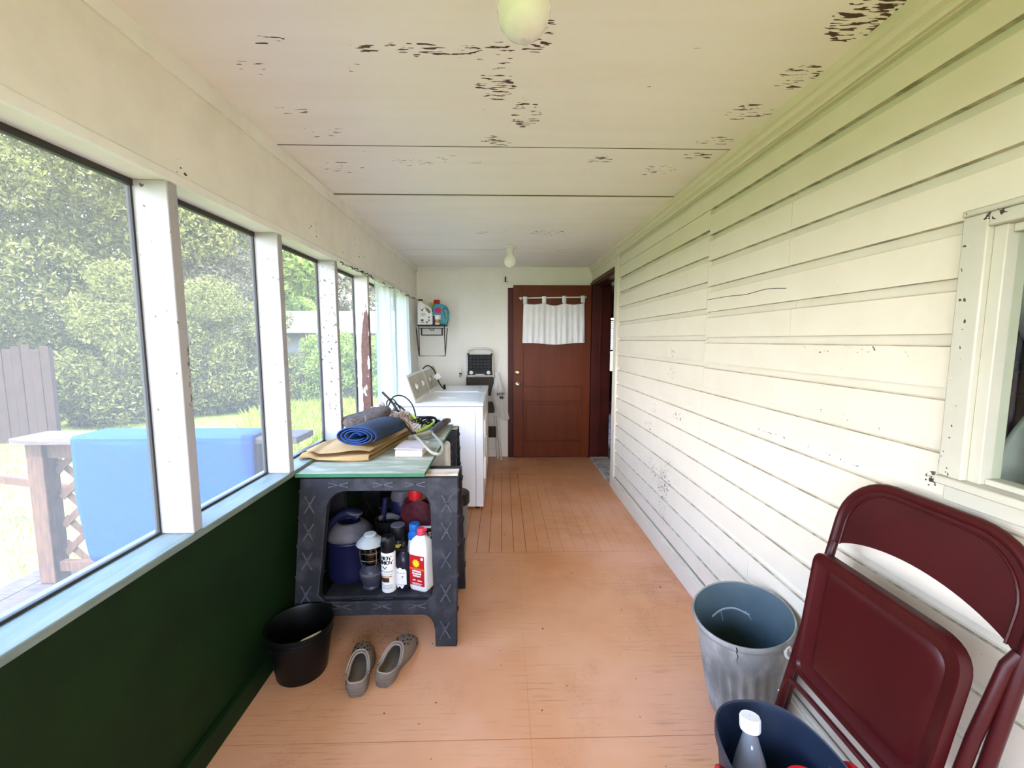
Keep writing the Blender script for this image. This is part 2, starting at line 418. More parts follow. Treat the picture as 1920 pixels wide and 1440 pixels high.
def mix_mat(name, parts):
    """parts: list of (weight, 'transparent'|'diffuse'|'translucent'|'glossy', colour)"""
    m = bpy.data.materials.new(name); m.use_nodes = True
    t = NT(m); t.n.clear(); out = t.new('ShaderNodeOutputMaterial'); acc = None; tot = 0
    K = {'transparent': 'ShaderNodeBsdfTransparent', 'diffuse': 'ShaderNodeBsdfDiffuse', 'translucent': 'ShaderNodeBsdfTranslucent', 'glossy': 'ShaderNodeBsdfGlossy'}
    for w, k, c in parts:
        n = t.new(K[k], inp={0: c})
        tot += w
        if acc is None: acc = n.outputs[0]
        else:
            mx = t.new('ShaderNodeMixShader', inp={0: w/tot, 1: acc, 2: n.outputs[0]}); acc = mx.outputs[0]
    t.l.new(acc, out.inputs[0]); return m
M_SCREEN = mix_mat('insect_screen_mesh', [(0.79, 'transparent', (1, 1, 1, 1)), (0.105, 'diffuse', (.52, .51, .49, 1)), (0.105, 'translucent', (.52, .51, .49, 1))])
M_PLASTIC = mix_mat('cloudy_plastic_sheet', [(0.30, 'transparent', (.96, 1, .98, 1)), (0.50, 'translucent', (.50, .54, .52, 1)), (0.20, 'diffuse', (.88, .92, .90, 1))])
M_BAGPL = mix_mat('thin_white_bag_plastic', [(0.12, 'transparent', (1, 1, 1, 1)), (0.33, 'translucent', (.88, .87, .85, 1)), (0.55, 'diffuse', (.86, .85, .83, 1))])
def glass_mat(name, tint=(1, 1, 1, 1), f=1.5):
    m = bpy.data.materials.new(name); m.use_nodes = True
    t = NT(m); t.n.clear(); out = t.new('ShaderNodeOutputMaterial')
    fr = t.new('ShaderNodeFresnel', inp={0: f})
    a = t.new('ShaderNodeBsdfTransparent', inp={0: tint}); g = t.new('ShaderNodeBsdfGlossy', inp={0: (1, 1, 1, 1), 1: 0.02})
    mx = t.new('ShaderNodeMixShader', inp={0: fr.outputs[0], 1: a.outputs[0], 2: g.outputs[0]})
    t.l.new(mx.outputs[0], out.inputs[0]); return m
M_GLASS = glass_mat('window_glass', (.9, .95, .9, 1), 1.3)
def pet_mat():
    m = glass_mat('clear_bottle_plastic', (.90, .91, .94, 1), 1.75); t = NT(m); o = [n for n in t.n if n.type == 'OUTPUT_MATERIAL'][0]
    src = o.inputs[0].links[0].from_socket; d = t.new('ShaderNodeBsdfDiffuse', inp={0: (.8, .82, .86, 1)})
    mx = t.new('ShaderNodeMixShader', inp={0: .16, 1: src, 2: d.outputs[0]}); t.l.new(mx.outputs[0], o.inputs[0]); return m
M_PET = pet_mat()
M_LANTGLASS = glass_mat('lantern_glass', (.75, .7, .66, 1), 1.5)

# ================================================================ THE SETTING
XL, XR, YB, YR, ZC = -1.0, 1.055, 5.06, -1.6, 2.245
# ---- floor: plywood sheets in front, narrow boards behind
fb = MB()
fb.box((XL-.1, YR, -.06), (1.2, YB+.05, -.009), 1)
for y0, y1 in ((YR, -.02), (-.018, 1.368), (1.371, 2.700)):
    for x0, x1 in ((XL, .0988), (.0993, XR)):
        fb.box((x0, y0, -.012), (x1, y1, 0))
x = XL; k = 0
while x < XR-.001:
    w = 0.083; x1 = min(x+w, XR); g = 0.0034 if x < .12 else 0.0013
    fb.box((x, 2.704, -.012), (x1-g, 4.36, -.001)); fb.box((x, 4.3625, -.012), (x1-g*.4, YB, -.001))
    x = x1
struct(fb.build('floor', [M_FLOOR, mat('floor_gap_dirt', (92, 54, 34), .9)], smooth=False))
# ---- ceiling
cb = MB()
for y0, y1, dz in ((YR-.1, 1.970, 0), (1.9785, 2.603, .003), (2.610, 4.092, .0), (4.099, YB+.05, .002)):
    cb.box((XL-.15, y0, ZC+dz), (1.2, y1, ZC+.02))
cb.box((XL-.6, YR-.5, ZC+.02), (1.4, YB+.3, ZC+.10), 1)
for ya, yb in ((1.969, 1.980), (2.602, 2.611), (4.091, 4.100)): cb.box((XL, ya, ZC+.0015), (XR, yb, ZC+.02), 1)
cb.box((XL, 2.610, ZC-.005), (XR, 2.646, ZC+.001)); cb.box((XL, 4.099, ZC-.005), (XR, 4.129, ZC+.001))
struct(cb.build('ceiling', [M_CEIL, M_DARKGAP], smooth=False))
# ---- left wall
OP = [-1.20, -.58, .04, .66, 1.345, 1.962, 2.605, 3.215, 3.835, 4.46]       # post centres along y
lw = MB()
lw.box((-1.10, YR, -.06), (XL, YB, .765), 1)
lw.box((-1.10, YR, 1.868), (-.985, 2.712, ZC)); lw.box((-1.10, 2.715, 1.868), (-.985, 4.10, ZC)); lw.box((-1.10, 4.103, 1.868), (-.985, YB, ZC))
lw.box((-1.10, 4.48, .765), (-.985, YB, 1.868))
struct(lw.build('wall_left', [M_UPLEFT, M_GREEN], smooth=False))
struct(sbox('trim_1', (-1.13, YR, .765), (-.975, 4.48, .789), M_SILL, bevel=.004))
struct(sbox('baseboard_left', (XL, YR, 0), (-.975, 3.3, .085), M_GREEN, bevel=.004))
tb = MB(); tb.box((-.985, YR, 1.864), (-.966, YB, 1.892)); tb.box((-.985, YR, 1.896), (-.978, YB, 1.902)); tb.box((-.985, YR, 2.190), (-.972, YB, ZC))
struct(tb.build('trim_2', M_TRIMW, bevel=.003))
for i, y in enumerate(OP):
    m = M_POSTPEEL if abs(y-3.215) < .01 else M_POST
    struct(sbox('trim_%d' % (3+i), (-1.088, y-.02, .789), (-.979, y+.02, 1.868), m, bevel=.003))
for i in range(len(OP)-1):
    y0, y1 = OP[i]+.02, OP[i+1]-.02
    fr = MB()
    for a, b in (((-1.094, y0, .789), (-1.080, y1, .797)), ((-1.094, y0, 1.850), (-1.076, y1, 1.868)), ((-1.094, y0, .797), (-1.080, y0+.007, 1.856)), ((-1.094, y1-.007, .797), (-1.080, y1, 1.856))):
        fr.box(a, b)
    w = struct(fr.build('window_%d' % (i+1), M_SCREENFR, smooth=False))
    p = MB().add([(-1.087, y0+.004, .793), (-1.087, y1-.004, .793), (-1.087, y1-.004, 1.862), (-1.087, y0+.004, 1.862)], [(0, 1, 2, 3)]).build('insect_screen', M_SCREEN, w, smooth=False)
# ---- right wall: lapped siding boards
def siding_board(mb, z0, z1, ya, yb):
    """flat face with a hollow cove along its upper edge"""
    h = z1-z0; c = .032
    prof = [(0, z0-.001), (0, z1-c), (.0085, z1-c+.0016), (.0140, z1-c+.005), (.0180, z1-c+.012), (.0200, z1-c+.021), (.0206, z1), (.06, z1), (.06, z0-.001)]
    n = len(prof); vs = []
    for y in (ya, yb):
        for dx, z in prof: vs.append((XR+dx, y, z))
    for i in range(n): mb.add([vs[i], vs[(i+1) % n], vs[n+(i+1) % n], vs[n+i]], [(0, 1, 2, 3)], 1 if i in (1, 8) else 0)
    mb.add(vs, [tuple(range(n-1, -1, -1)), tuple(range(n, 2*n))])
WY0, WY1, WZ0, WZ1 = .10, .955, 1.085, 1.672       # window opening with its casing
sd = MB(); nB = 18
ztop = [2.160] + [2.058-.1283*k for k in range(0, nB)]
joints = {2: [1.58], 3: [1.58], 4: [2.20], 5: [1.55], 6: [3.35], 7: [2.6], 8: [2.35], 10: [2.3], 12: [2.45], 13: [1.72], 14: [2.05], 15: [2.7], 16: [1.75]}
for k in range(len(ztop)-1):
    zt = ztop[k]; zb = ztop[k+1]
    if zt < .09: break
    zb = max(zb, 0.0)
    def off(z): return .028*max(0, min(1, (z-1.2)/.5))
    js = [2.205] if 1 <= k <= 9 else []
    js += [j for j in joints.get(k, [])]
    ys = sorted(set([YR, 3.885]+js))
    for a, b in zip(ys[:-1], ys[1:]):
        far = a >= 2.2
        t_, b_ = (zt+off(zt), zb+off(zb)) if far else (zt, zb)
        segs = [(a, b)]
        if b_ < WZ1-.01 and t_ > WZ0+.01 and a < WY1:
            segs = [(a, min(b, WY0))] if a < WY0 else []
            if b > WY1: segs.append((max(a, WY1), b))
        for p, q in segs:
            siding_board(sd, b_, t_, p+.0008, q-.0008)
sd.box((XR+.062, YR, 0), (XR+.075, WY0, ZC)); sd.box((XR+.062, WY1, 0), (XR+.075, 3.9, ZC)); sd.box((XR+.062, WY0, 0), (XR+.075, WY1, WZ0)); sd.box((XR+.062, WY0, WZ1), (XR+.075, WY1, ZC))
sd.box((XR, 3.885, 2.045), (XR+.075, YB+.04, ZC)); sd.box((XR, 4.985, 0), (XR+.075, YB+.04, 2.045))
sd.box((XR+.001, YR, 2.158), (XR+.07, 3.885, ZC))
sd.tube(smooth_path([(XR-.0004, 1.585, 1.592), (XR-.0004, 1.70, 1.603), (XR-.0004, 1.85, 1.597), (XR-.0004, 2.0, 1.604), (XR-.0004, 2.2, 1.606)], 4), .0013, 5, mi=2)
struct(sd.build('wall_right', [M_SIDING, M_GRIMESHADE, M_DARKGAP], angle=25, weld=2e-5))
bb = MB().box((XR-.02, YR, 0), (XR+.01, 3.885, .108)); bb.box((XR-.012, YR, .108), (XR+.005, 3.885, .122))
struct(bb.build('baseboard_right', M_SIDING, bevel=.003))
struct(sbox('trim_13', (XR-.014, 3.885, 0), (XR+.07, 3.995, 2.14), M_SIDING, bevel=.003))
cr = MB()
prof = [(0, 2.163), (-.010, 2.163), (-.012, 2.175), (-.006, 2.181), (-.006, 2.186), (-.020, 2.194), (-.024, 2.204), (-.024, 2.212), (-.034, 2.216), (-.036, ZC), (0, ZC)]
n = len(prof); vs = [(XR+dx, y, z) for y in (YR, YB) for dx, z in prof]
cr.add(vs, [(i, (i+1) % n, n+(i+1) % n, n+i) for i in range(n)]+[tuple(range(n)), tuple(range(n, 2*n))])
struct(cr.build('trim_14', M_SIDING, angle=25))
# ---- window in the right wall
wc = MB()
wc.box((XR-.018, WY1-.040, WZ0-.002), (XR+.07, WY1+.012, WZ1)); wc.box((XR-.018, WY0-.012, WZ0-.002), (XR+.07, WY0+.085, WZ1))
wc.box((XR-.018, WY0+.085, WZ1-.030), (XR+.07, WY1-.040, WZ1)); wc.box((XR-.022, WY0-.03, WZ1), (XR+.07, WY1+.012, WZ1+.014))
wc.box((XR-.026, WY0-.03, WZ0-.022), (XR+.07, WY1+.012, WZ0-.002)); wc.box((XR-.012, WY0-.02, WZ0-.060), (XR+.02, WY1+.0, WZ0-.022))
win = struct(wc.build('window_10', M_CASING, bevel=.003))
sa = MB(); y0, y1, z0, z1 = WY0+.085, WY1-.040, WZ0-.002, WZ1-.03
for a, b in (((XR-.004, y1-.026, z0), (XR+.045, y1, z1)), ((XR+.012, y0, z0), (XR+.045, y0+.045, z1)), ((XR+.008, y0+.045, z1-.018), (XR+.045, y1-.026, z1)), ((XR+.008, y0+.045, z0), (XR+.045, y1-.026, z0+.014))): sa.box(a, b)
sa.build('sash', M_CASING, win, bevel=.002)
MB().add([(XR+.022, y0+.02, z0+.006), (XR+.022, y1-.012, z0+.006), (XR+.022, y1-.012, z1-.006), (XR+.022, y0+.02, z1-.006)], [(0, 1, 2, 3)]).build('glass_pane', M_GLASS, win, smooth=False)
# ---- back wall
bw = MB()
bw.box((-1.10, YB, 0), (1.13, YB+.05, ZC))
for x0, x1 in ((-.985, -.955), (-.497, -.458)): bw.box((x0, YB-.007, 0), (x1, YB, ZC))
bw.box((-.985, YB-.008, 1.160), (-.09, YB, 1.202))
bw.box((-.02, YB-.012, 0), (.072, YB, 2.005)); bw.box((-.02, YB-.014, 2.005), (1.05, YB, 2.045)); bw.box((-.98, YB-.006, 2.21), (1.05, YB, ZC))
struct(bw.build('wall_back', M_WALLB, bevel=.0015))
struct(sbox('baseboard_back', (-.985, YB-.016, 0), (-.02, YB, .095), M_WALLB, bevel=.003))
struct(sbox('door_2', (.072, YB-.03, 0), (1.05, YB, 2.005), M_JAMB))
# ---- rear wall behind the camera: low wall, screened opening, header
rw = MB().box((-1.10, YR-.1, -.06), (1.13, YR, .78), 1); rw.box((-1.10, YR-.1, 1.95), (1.13, YR, ZC))
struct(rw.build('wall_rear', [M_UPLEFT, M_GREEN], smooth=False))
# ---- doorway in the right wall and the room behind it
dj = MB()
dj.box((XR-.012, 4.955, 0), (XR+.21, 4.985, 2.045)); dj.box((XR+.075, 3.965, 0), (XR+.20, 3.995, 2.045)); dj.box((XR-.008, 3.995, 2.015), (XR+.20, 4.955, 2.045))
dj.box((XR+.08, 4.94, 0), (XR+.10, 4.955, 2.015)); dj.box((XR+.08, 3.995, 1.995), (XR+.10, 4.94, 2.015)); dj.box((XR-.02, 4.985, 0), (XR, 5.045, 2.06)); dj.box((XR-.02, 3.995, 2.03), (XR, 4.985, 2.075))
struct(dj.build('door_3', M_JAMB, bevel=.002))
M_THRESH = mat('pale_threshold', (206, 202, 192), 0.5, (150, 140, 128), 9.0)
struct(sbox('trim_15', (XR-.01, 3.995, -.001), (XR+.20, 4.955, .018), M_THRESH, bevel=.004))
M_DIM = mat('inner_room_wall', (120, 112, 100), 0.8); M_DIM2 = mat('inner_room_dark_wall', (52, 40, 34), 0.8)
M_TILE = mat('inner_room_tile', (190, 180, 168), 0.4, (90, 82, 76), 14.0, lo=.5, hi=.56)
IX = 3.6
struct(sbox('floor_inner', (XR+.075, -1.4, -.05), (IX, 8.3, -.005), M_TILE))
struct(sbox('ceiling_inner', (XR+.075, -1.4, 2.3), (IX, 8.3, 2.35), M_DIM))
wi = MB().box((IX, -1.4, -.05), (IX+.05, 8.3, 2.35)); wi.box((XR+.075, -1.45, -.05), (IX, -1.4, 2.35))
struct(wi.build('wall_inner', M_DIM2))
struct(MB().box((XR+.075, YB+.05, 0), (XR+.10, 8.3, 2.35)).build('wall_inner_left', M_DIM2))
wk = MB().box((XR+.075, 8.3, -.05), (1.75, 8.35, 2.35)); wk.box((2.45, 8.3, -.05), (IX, 8.35, 2.35)); wk.box((1.75, 8.3, -.05), (2.45, 8.35, .68)); wk.box((1.75, 8.3, 1.85), (2.45, 8.35, 2.35))
struct(wk.build('wall_inner_back', M_DIM))
w8 = MB()
for a, b in (((1.72, 8.27, .65), (1.77, 8.36, 1.9)), ((2.43, 8.27, .65), (2.48, 8.36, 1.9)), ((1.72, 8.27, 1.83), (2.48, 8.36, 1.9)), ((1.72, 8.26, .62), (2.48, 8.36, .68)), ((1.77, 8.31, 1.18), (2.43, 8.34, 1.22))): w8.box(a, b)
w8 = struct(w8.build('window_11', M_DIM2))
bl = MB()
for i in range(16): bl.cbox((2.10, 8.285, 1.24+i*.036), (.66, .038, .0015), rot=(1.05, 0, 0))
bl.build('blind', M_WHITEPL, w8, smooth=False)
# ---- roof eave over the left side
struct(MB().box((-1.55, YR-.5, 2.16), (-1.10, YB+.4, 2.19)).build('roof_eave', M_WALLB))

# ================================================================ DOOR, CURTAIN, LIGHTS
d1 = thing('door_1', None, None, (1.058, 4.985, .012)); struct(d1)
dl = MB(); W, Hh, T = .925, 2.018, .038            # local: x from -W to 0 (hinge side at 0)
def rail(x0, x1, z0, z1, y0=-.0, y1=T): dl.box((x0, y0, z0), (x1, y1, z1))
rail(-W, -W+.115, 0, Hh); rail(-.115, 0, 0, Hh); rail(-W+.115, -.115, 0, .175); rail(-W+.115, -.115, .672, .84); rail(-W+.115, -.115, Hh-.13, Hh)
rail(-W+.115, -.115, .84, Hh-.13, .006); rail(-W+.115, -.115, .175, .672, .016)
for (x0, x1, z0, z1) in ((-W+.115, -.115, .175, .672),):
    for a, b in (((x0, 0, z0), (x1, .012, z0+.016)), ((x0, 0, z1-.016), (x1, .012, z1)), ((x0, 0, z0), (x0+.016, .012, z1)), ((x1-.016, 0, z0), (x1, .012, z1))):
        dl.box((a[0], -.004, a[2]), b)
    dl.box((x0+.040, .006, z0+.040), (x1-.040, .016, z1-.040))
for (x0, x1, z0, z1) in ((-W+.115, -.115, .84, Hh-.13),):
    for a, b in (((x0, z0), (x1, z0+.008)), ((x0, z0), (x0+.008, z1)), ((x1-.008, z0), (x1, z1))): dl.box((a[0], .002, a[1]), (b[0], .006, b[1]))
dl.build('door_leaf', M_DOOR, d1, bevel=.0022)
kb = MB(); kb.lathe([(.001, 0), (.028, 0), (.030, .004), (.026, .008), (.012, .010), (.010, .028), (.022, .034), (.029, .046), (.027, .058), (.015, .065), (.001, .066)], 24, M=RX(PI/2))
kb.build('door_knob', M_CHROME, d1, loc=(-W+.052, 0, .875))
MB().lathe([(.001, 0), (.030, 0), (.031, .006), (.024, .012), (.015, .013), (.014, .018), (.001, .019)], 24, M=RX(PI/2)).build('deadbolt', M_BRASS, d1, loc=(-W+.052, 0, 1.012))
hg = MB()
for z in (.25, 1.75): hg.tube([(0.004, -.004, z), (0.004, -.004, z+.09)], .006, 8)
hg.build('hinge', M_JAMB, d1)
# curtain rod and cafe curtain
rod = thing('curtain_rod', 'thin white curtain rod fixed across the top of the brown door', 'curtain rod', (.585, 4.94, 1.886))
MB().tube([(-.372, 0, -.008), (.372, 0, .006)], .007, 10).build('rod', M_WHITEPL, rod)
for sx, z in ((-1, -.008), (1, .006)):
    q = MB(); q.cbox((sx*.366, .020, z-.004), (.012, .048, .030)); q.sphere((sx*.376, 0, z), .011, 12); q.build('bracket', M_WHITEPL, rod, bevel=.002)
def cur(u, v):
    x = -.335+.70*u + (.012*(1-v)*(2*u-1)); sag = .028*abs(math.sin(PI*3*u))**0.7*(v > .86)*((v-.86)/.14)
    z = -.518 + .462*v - sag + .006*math.sin(9*u) - (1-v)*.012*math.sin(PI*u)
    y = -.012 + .006*math.sin(2*PI*(5.2*u+.25*math.sin(3*v)))*(.35+.65*(1-v)) + .006*math.sin(2*PI*11*u+1)*(1-v*.6)
    return (x, y, z)
cf = MB().grid(cur, 90, 40)
cfo = cf.build('cafe_curtain', M_CURTAIN, None, loc=(.585, 4.955, 1.886), solid=.0016, soff=0)
tag(cfo, 'short white cotton tab curtain hanging from the rod on the brown door', 'curtain')
for i, u in enumerate((0.025, .335, .665, .972)):
    x = -.335+.70*u
    lp = [(x, -.004, -.060), (x, -.013, -.02), (x, -.012, .006), (x, -.015, .014), (x, -.023, .006), (x, -.024, -.02), (x, -.014, -.062)]
    q = MB(); pth = [(-.023, 0), (.023, 0)]
    vs = []; 
    for p in [(-.001, -.066), (.010, -.03), (.012, .0), (.0085, .0075), (0, .0115), (-.0085, .0075), (-.012, 0), (-.012, -.03), (-.006, -.07)]:
        vs += [(x-.023, p[0]-.015, p[1]+.012*u), (x+.023, p[0]-.015, p[1]+.012*u)]
    q.add(vs, [(2*k, 2*k+1, 2*k+3, 2*k+2) for k in range(8)])
    q.build('tab', M_CURTAIN, cfo, solid=.0014)
# ceiling lights
def ceiling_light(loc, label):
    t = thing('ceiling_light', label, 'ceiling light', loc, group=None)
    MB().lathe([(.001, 0), (.058, 0), (.060, -.006), (.056, -.014), (.040, -.020), (.034, -.026), (.030, -.050), (.032, -.062), (.026, -.066), (.001, -.066)], 32).build('porcelain_base', M_PORCELAIN, t)
    MB().lathe([(.001, -.192), (.020, -.190), (.038, -.180), (.052, -.162), (.0578, -.138), (.055, -.114), (.044, -.094), (.030, -.078), (.022, -.066), (.020, -.060)], 40).build('globe_bulb', M_GLOBE, t)
ceiling_light((.049, 1.0, ZC), 'white globe ceiling light nearest the camera, cut by the top of the picture')
ceiling_light((.077, 3.955, ZC-.001), 'small white globe ceiling light in front of the brown door')
# wall hook over the door
h = MB(); h.cbox((.045, YB-.004, 2.11), (.016, .006, .05)); h.tube(smooth_path([(.045, YB-.006, 2.125), (.045, YB-.03, 2.115), (.045, YB-.035, 2.085), (.045, YB-.02, 2.075)], 5), .004, 8); h.tube([(.03, YB-.012, 2.075), (.075, YB-.012, 2.075)], .003, 6)
tag(h.build('wall_hook', M_SHELFW), 'small metal hook on the white wall above the top left of the brown door', 'hook')

# ================================================================ LAUNDRY MACHINES
def laundry(loc, name, label, kind):
    t = thing(name, label, 'washing machine' if kind == 'w' else 'dryer', loc)
    bx = .342; by = .342
    b = MB(); b.box((-bx, -by, .028), (bx-.062, by, .862)); b.box((bx-.059, -by, .028), (bx, by, .862))
    for s in (-1, 1):
        y0 = s*by; y1 = s*(by+.0025)
        lo, hi = min(y0, y1), max(y0, y1)
        b.box((-.20, lo, .775), (.17, hi, .781)); b.box((.17, lo, .16), (.176, hi, .781)); b.box((.185, lo, .10), (.190, hi, .79))
    b.build('cabinet', M_ENAMEL, t, bevel=.004)
    tp = MB(); tp.box((-bx-.003, -by-.003, .866), (bx+.006, by+.003, .893))
    tp.build('top_panel', M_ENAMEL, t, bevel=.008, seg=3)
    if kind == 'w':
        l = MB(); l.box((-.17, -.27, .893), (.27, .27, .900)); l.build('lid', M_ENAMEL, t, bevel=.004)
    else:
        l = MB(); l.box((-.15, -.28, .893), (.30, .28, .8955)); l.lathe([(.001, .8955), (.085, .8955), (.09, .898), (.07, .901), (.05, .8985), (.001, .898)], 32, sx=1, sy=.45, c=(.02, 0, 0)); l.build('lint_cover', M_ENAMEL, t, bevel=.001)
    P = [(-.345, .893), (-.345, .945), (-.330, 1.02), (-.292, 1.100), (-.278, 1.116), (-.264, 1.108), (-.202, .912), (-.200, .893)]
    c = MB()
    c.prism([P], .684, M=RX(PI/2), bevel=.006); c.build('console_housing', M_ENAMEL, t)
    f = MB(); vx = Vector((-.202-(-.264), 0, .912-1.108)); nrm = Vector((.196, 0, .062)).normalized()
    o = Vector((-.264, 0, 1.108))
    def fp(u, y, d): return o + vx*u + Vector((0, y, 0)) + nrm*d
    a = [(.03, -.325), (.03, .325), (.97, .325), (.97, -.325)]
    f.add([fp(u, y, d) for d in (.000, .006) for u, y in a], [(0, 1, 2, 3), (4, 5, 6, 7), (0, 1, 5, 4), (1, 2, 6, 5), (2, 3, 7, 6), (3, 0, 4, 7)])
    f.build('control_panel', M_CONSOLE, t, bevel=.002)
    # dial with its printed arc, buttons
    R = Matrix((( *vx.normalized(), 0), (0, 1, 0, 0), (*nrm, 0), (0, 0, 0, 1))).transposed()
    for y in ((-.16, .12) if kind == 'd' else (-.19, .02)):
        M = Matrix.Translation(fp(.5, y, .006)) @ R
        k = MB(); k.lathe([(.026, 0), (.025, .004), (.020, .006), (.018, .014), (.015, .016), (.001, .016)], 28, M=M); k.cbox((0, 0, .017), (.005, .032, .005), M=M)
        k.build('dial', M_WHITEPL, t)
    s = MB(); M = Matrix.Translation(fp(.5, -.16 if kind == 'd' else -.19, .0066)) @ R
    ar = [(.055*math.cos(math.radians(a_)), .055*math.sin(math.radians(a_)), 0) for a_ in range(-110, 60, 10)]
    s.tube(ar, .0016, 6, M=M)
    for k in range(3): s.cbox((.02-.02*k, .10, 0), (.006, .03, .001), M=M)
    s.build('printed_scale', M_GREYINK, t)
    if kind == 'd':
        dr = MB(); dr.box((bx, -.24, .23), (bx+.018, .24, .74)); dr.build('door', M_ENAMEL, t, bevel=.012, seg=3)
        hd = MB(); hd.box((bx+.012, -.275, .43), (bx+.030, -.235, .60)); hd.build('handle', M_CONSOLE, t, bevel=.006)
        q = MB(); q.box((bx, -.30, .80), (bx+.001, -.22, .85)); q.build('energy_label', M_LIME, t)
    for sx in (-1, 1):
        for sy in (-1, 1): MB().lathe([(.008, .030), (.008, .012), (.016, .012), (.020, 0)], 12, c=(sx*(bx-.05), sy*(by-.05), 0), capb=True).build('foot', M_BLACKPL, t)
    return t
laundry((-.498, 3.765, 0), 'clothes_dryer', 'white laundry machine nearest the camera, its bare side panel behind the sawhorse', 'd')
laundry((-.498, 4.462, 0), 'washing_machine', 'white laundry machine farther back, with a black cord over its console', 'w')
cd = MB(); cd.tube(smooth_path([(-.80, 4.32, .95), (-.80, 4.33, 1.10), (-.75, 4.33, 1.145), (-.69, 4.34, 1.10), (-.655, 4.35, 1.00), (-.615, 4.36, .925), (-.59, 4.36, .912)], 8), .006, 8)
cdo = cd.build('power_cord', M_CORD); tag(cdo, 'black power cord with white tag draped over the rear machine console', 'cord')
MB().cbox((-.655, 4.335, 1.035), (.055, .004, .055), rot=(.1, .9, .2)).build('tag', M_WHITEPL, cdo, bevel=.001)
MB().lathe([(.006, .03), (.013, .02), (.016, -.01), (.010, -.02)], 12, c=(-.59, 4.36, .920), capb=True, capt=True).build('plug', M_CORD, cdo)
vl = thing('water_tap', 'small wall tap behind the rear laundry machine', 'tap', (-.49, YB-.03, 1.0))
MB().tube([(0, .03, .0), (0, -.02, .0), (0, -.03, -.03)], .010, 10).build('spout', M_CHROME, vl)
MB().cbox((0, 0, .05), (.022, .018, .09)).build('handle', M_WHITEPL, vl, bevel=.004)
MB().tube([(0, .0, .0), (0, 0, .02)], .014, 10).build('collar', M_BLACKPL, vl)

# ================================================================ STEP LADDER + BAG
ld = thing('step_ladder', 'folded white step ladder with dark treads leaning by the laundry machines', 'step ladder', (-.255, 4.94, 0))
M_LADDER = mat('off_white_tube_paint', (218, 216, 208), .4)
for nm, hw0, hw1, y0, y1, topz in (('front_rail', .205, .152, -.035, .055, 1.29), ('rear_rail', .245, .16, -.075, .02, 1.00)):
    if nm == 'front_rail':
        p = [(-hw0, y0, .012), (-hw1, y1-.012, 1.0), (-hw1+.004, y1, topz-.05), (-hw1+.04, y1+.003, topz), (0, y1+.004, topz+.012), (hw1-.04, y1+.003, topz), (hw1-.004, y1, topz-.05), (hw1, y1-.012, 1.0), (hw0, y0, .012)]
        MB().tube(smooth_path(p, 6), .0125, 12).build('front_rail', M_LADDER, ld)
    else:
        for s in (-1, 1):
            MB().tube([(s*hw0, y0, .012), (s*hw1, y1, topz)], .0125, 12).build('rear_rail', M_LADDER, ld)
pf = MB(); pf.box((-.138, .018, 1.015), (.138, .034, 1.235))
for i in range(7): pf.box((-.135+i*.0415, .008, 1.02), (-.127+i*.0415, .02, 1.23))
for i in range(6): pf.box((-.135, .008, 1.03+i*.036), (.135, .02, 1.036+i*.036))
pf.box((-.145, .004, 1.0), (.145, .034, 1.045)); pf.box((-.145, .004, 1.225), (-.125, .034, 1.25)); pf.box((.125, .004, 1.225), (.145, .034, 1.25))
pf.build('top_platform', M_BLACKPL, ld, bevel=.003)
for s in (-1, 1): MB().lathe([(.001, 0), (.022, 0), (.022, .006), (.016, .010), (.001, .010)], 18, M=TR(s*.10, .002, 1.028) @ RX(PI/2)).build('pivot_cap', M_WHITEPL, ld)
for i, z in enumerate((.86, .62, .33)):
    w = .145+.02*(i+1)*.7
    q = MB(); q.box((-w, -.02-.012*i, z-(.10 if i == 0 else .06)), (w, .010-.012*i, z+(.115 if i == 0 else .07))); q.build('tread', M_BROWNTREAD, ld, bevel=.006)
q = MB(); q.tube(smooth_path([(-.05, -.028, .985), (-.045, -.034, 1.005), (.045, -.034, 1.005), (.05, -.028, .985)], 5), .006, 8); q.build('handle', M_WHITEPL, ld)
def bagf(u, v):
    w = (.022+.072*min(1, (1-v)*1.7)**.8); a = (u-.5)*2
    y = .012*math.sin(7*u+5*v)*(1-v) + .016*math.sin(15*u*(1-.3*v)+2)*v*(1-v)*2 - .028*(1-a*a)*min(1, (1-v)*3)
    x = a*w + .045*(1-v) + .010*math.sin(9*v+3*u)
    z = -.53*(1-v) + .03*math.sin(5*u+1)*(1-v)**3
    return (x, y, z)
bg = MB().grid(bagf, 28, 30).build('plastic_bag', M_BAGPL, None, loc=(-.055, 4.905, 1.03))
tag(bg, 'crumpled white plastic carrier bag hanging on the white step ladder', 'plastic bag')
def onbag(v):      # text point (x,z) onto the bag sheet
    return v
tx = MB(); Mt = TR(.040, -.040, -.245) @ RX(PI/2)
tx.text('DCID', .036, .001, M=Mt @ RZ(.1), bold=.001); tx.text('98', .048, .001, M=TR(.048, -.040, -.288) @ RX(PI/2), bold=.002); tx.text('J', .026, .001, M=TR(.058, -.040, -.21) @ RX(PI/2))
tx.build('printed_letters', M_INK, bg, smooth=False)

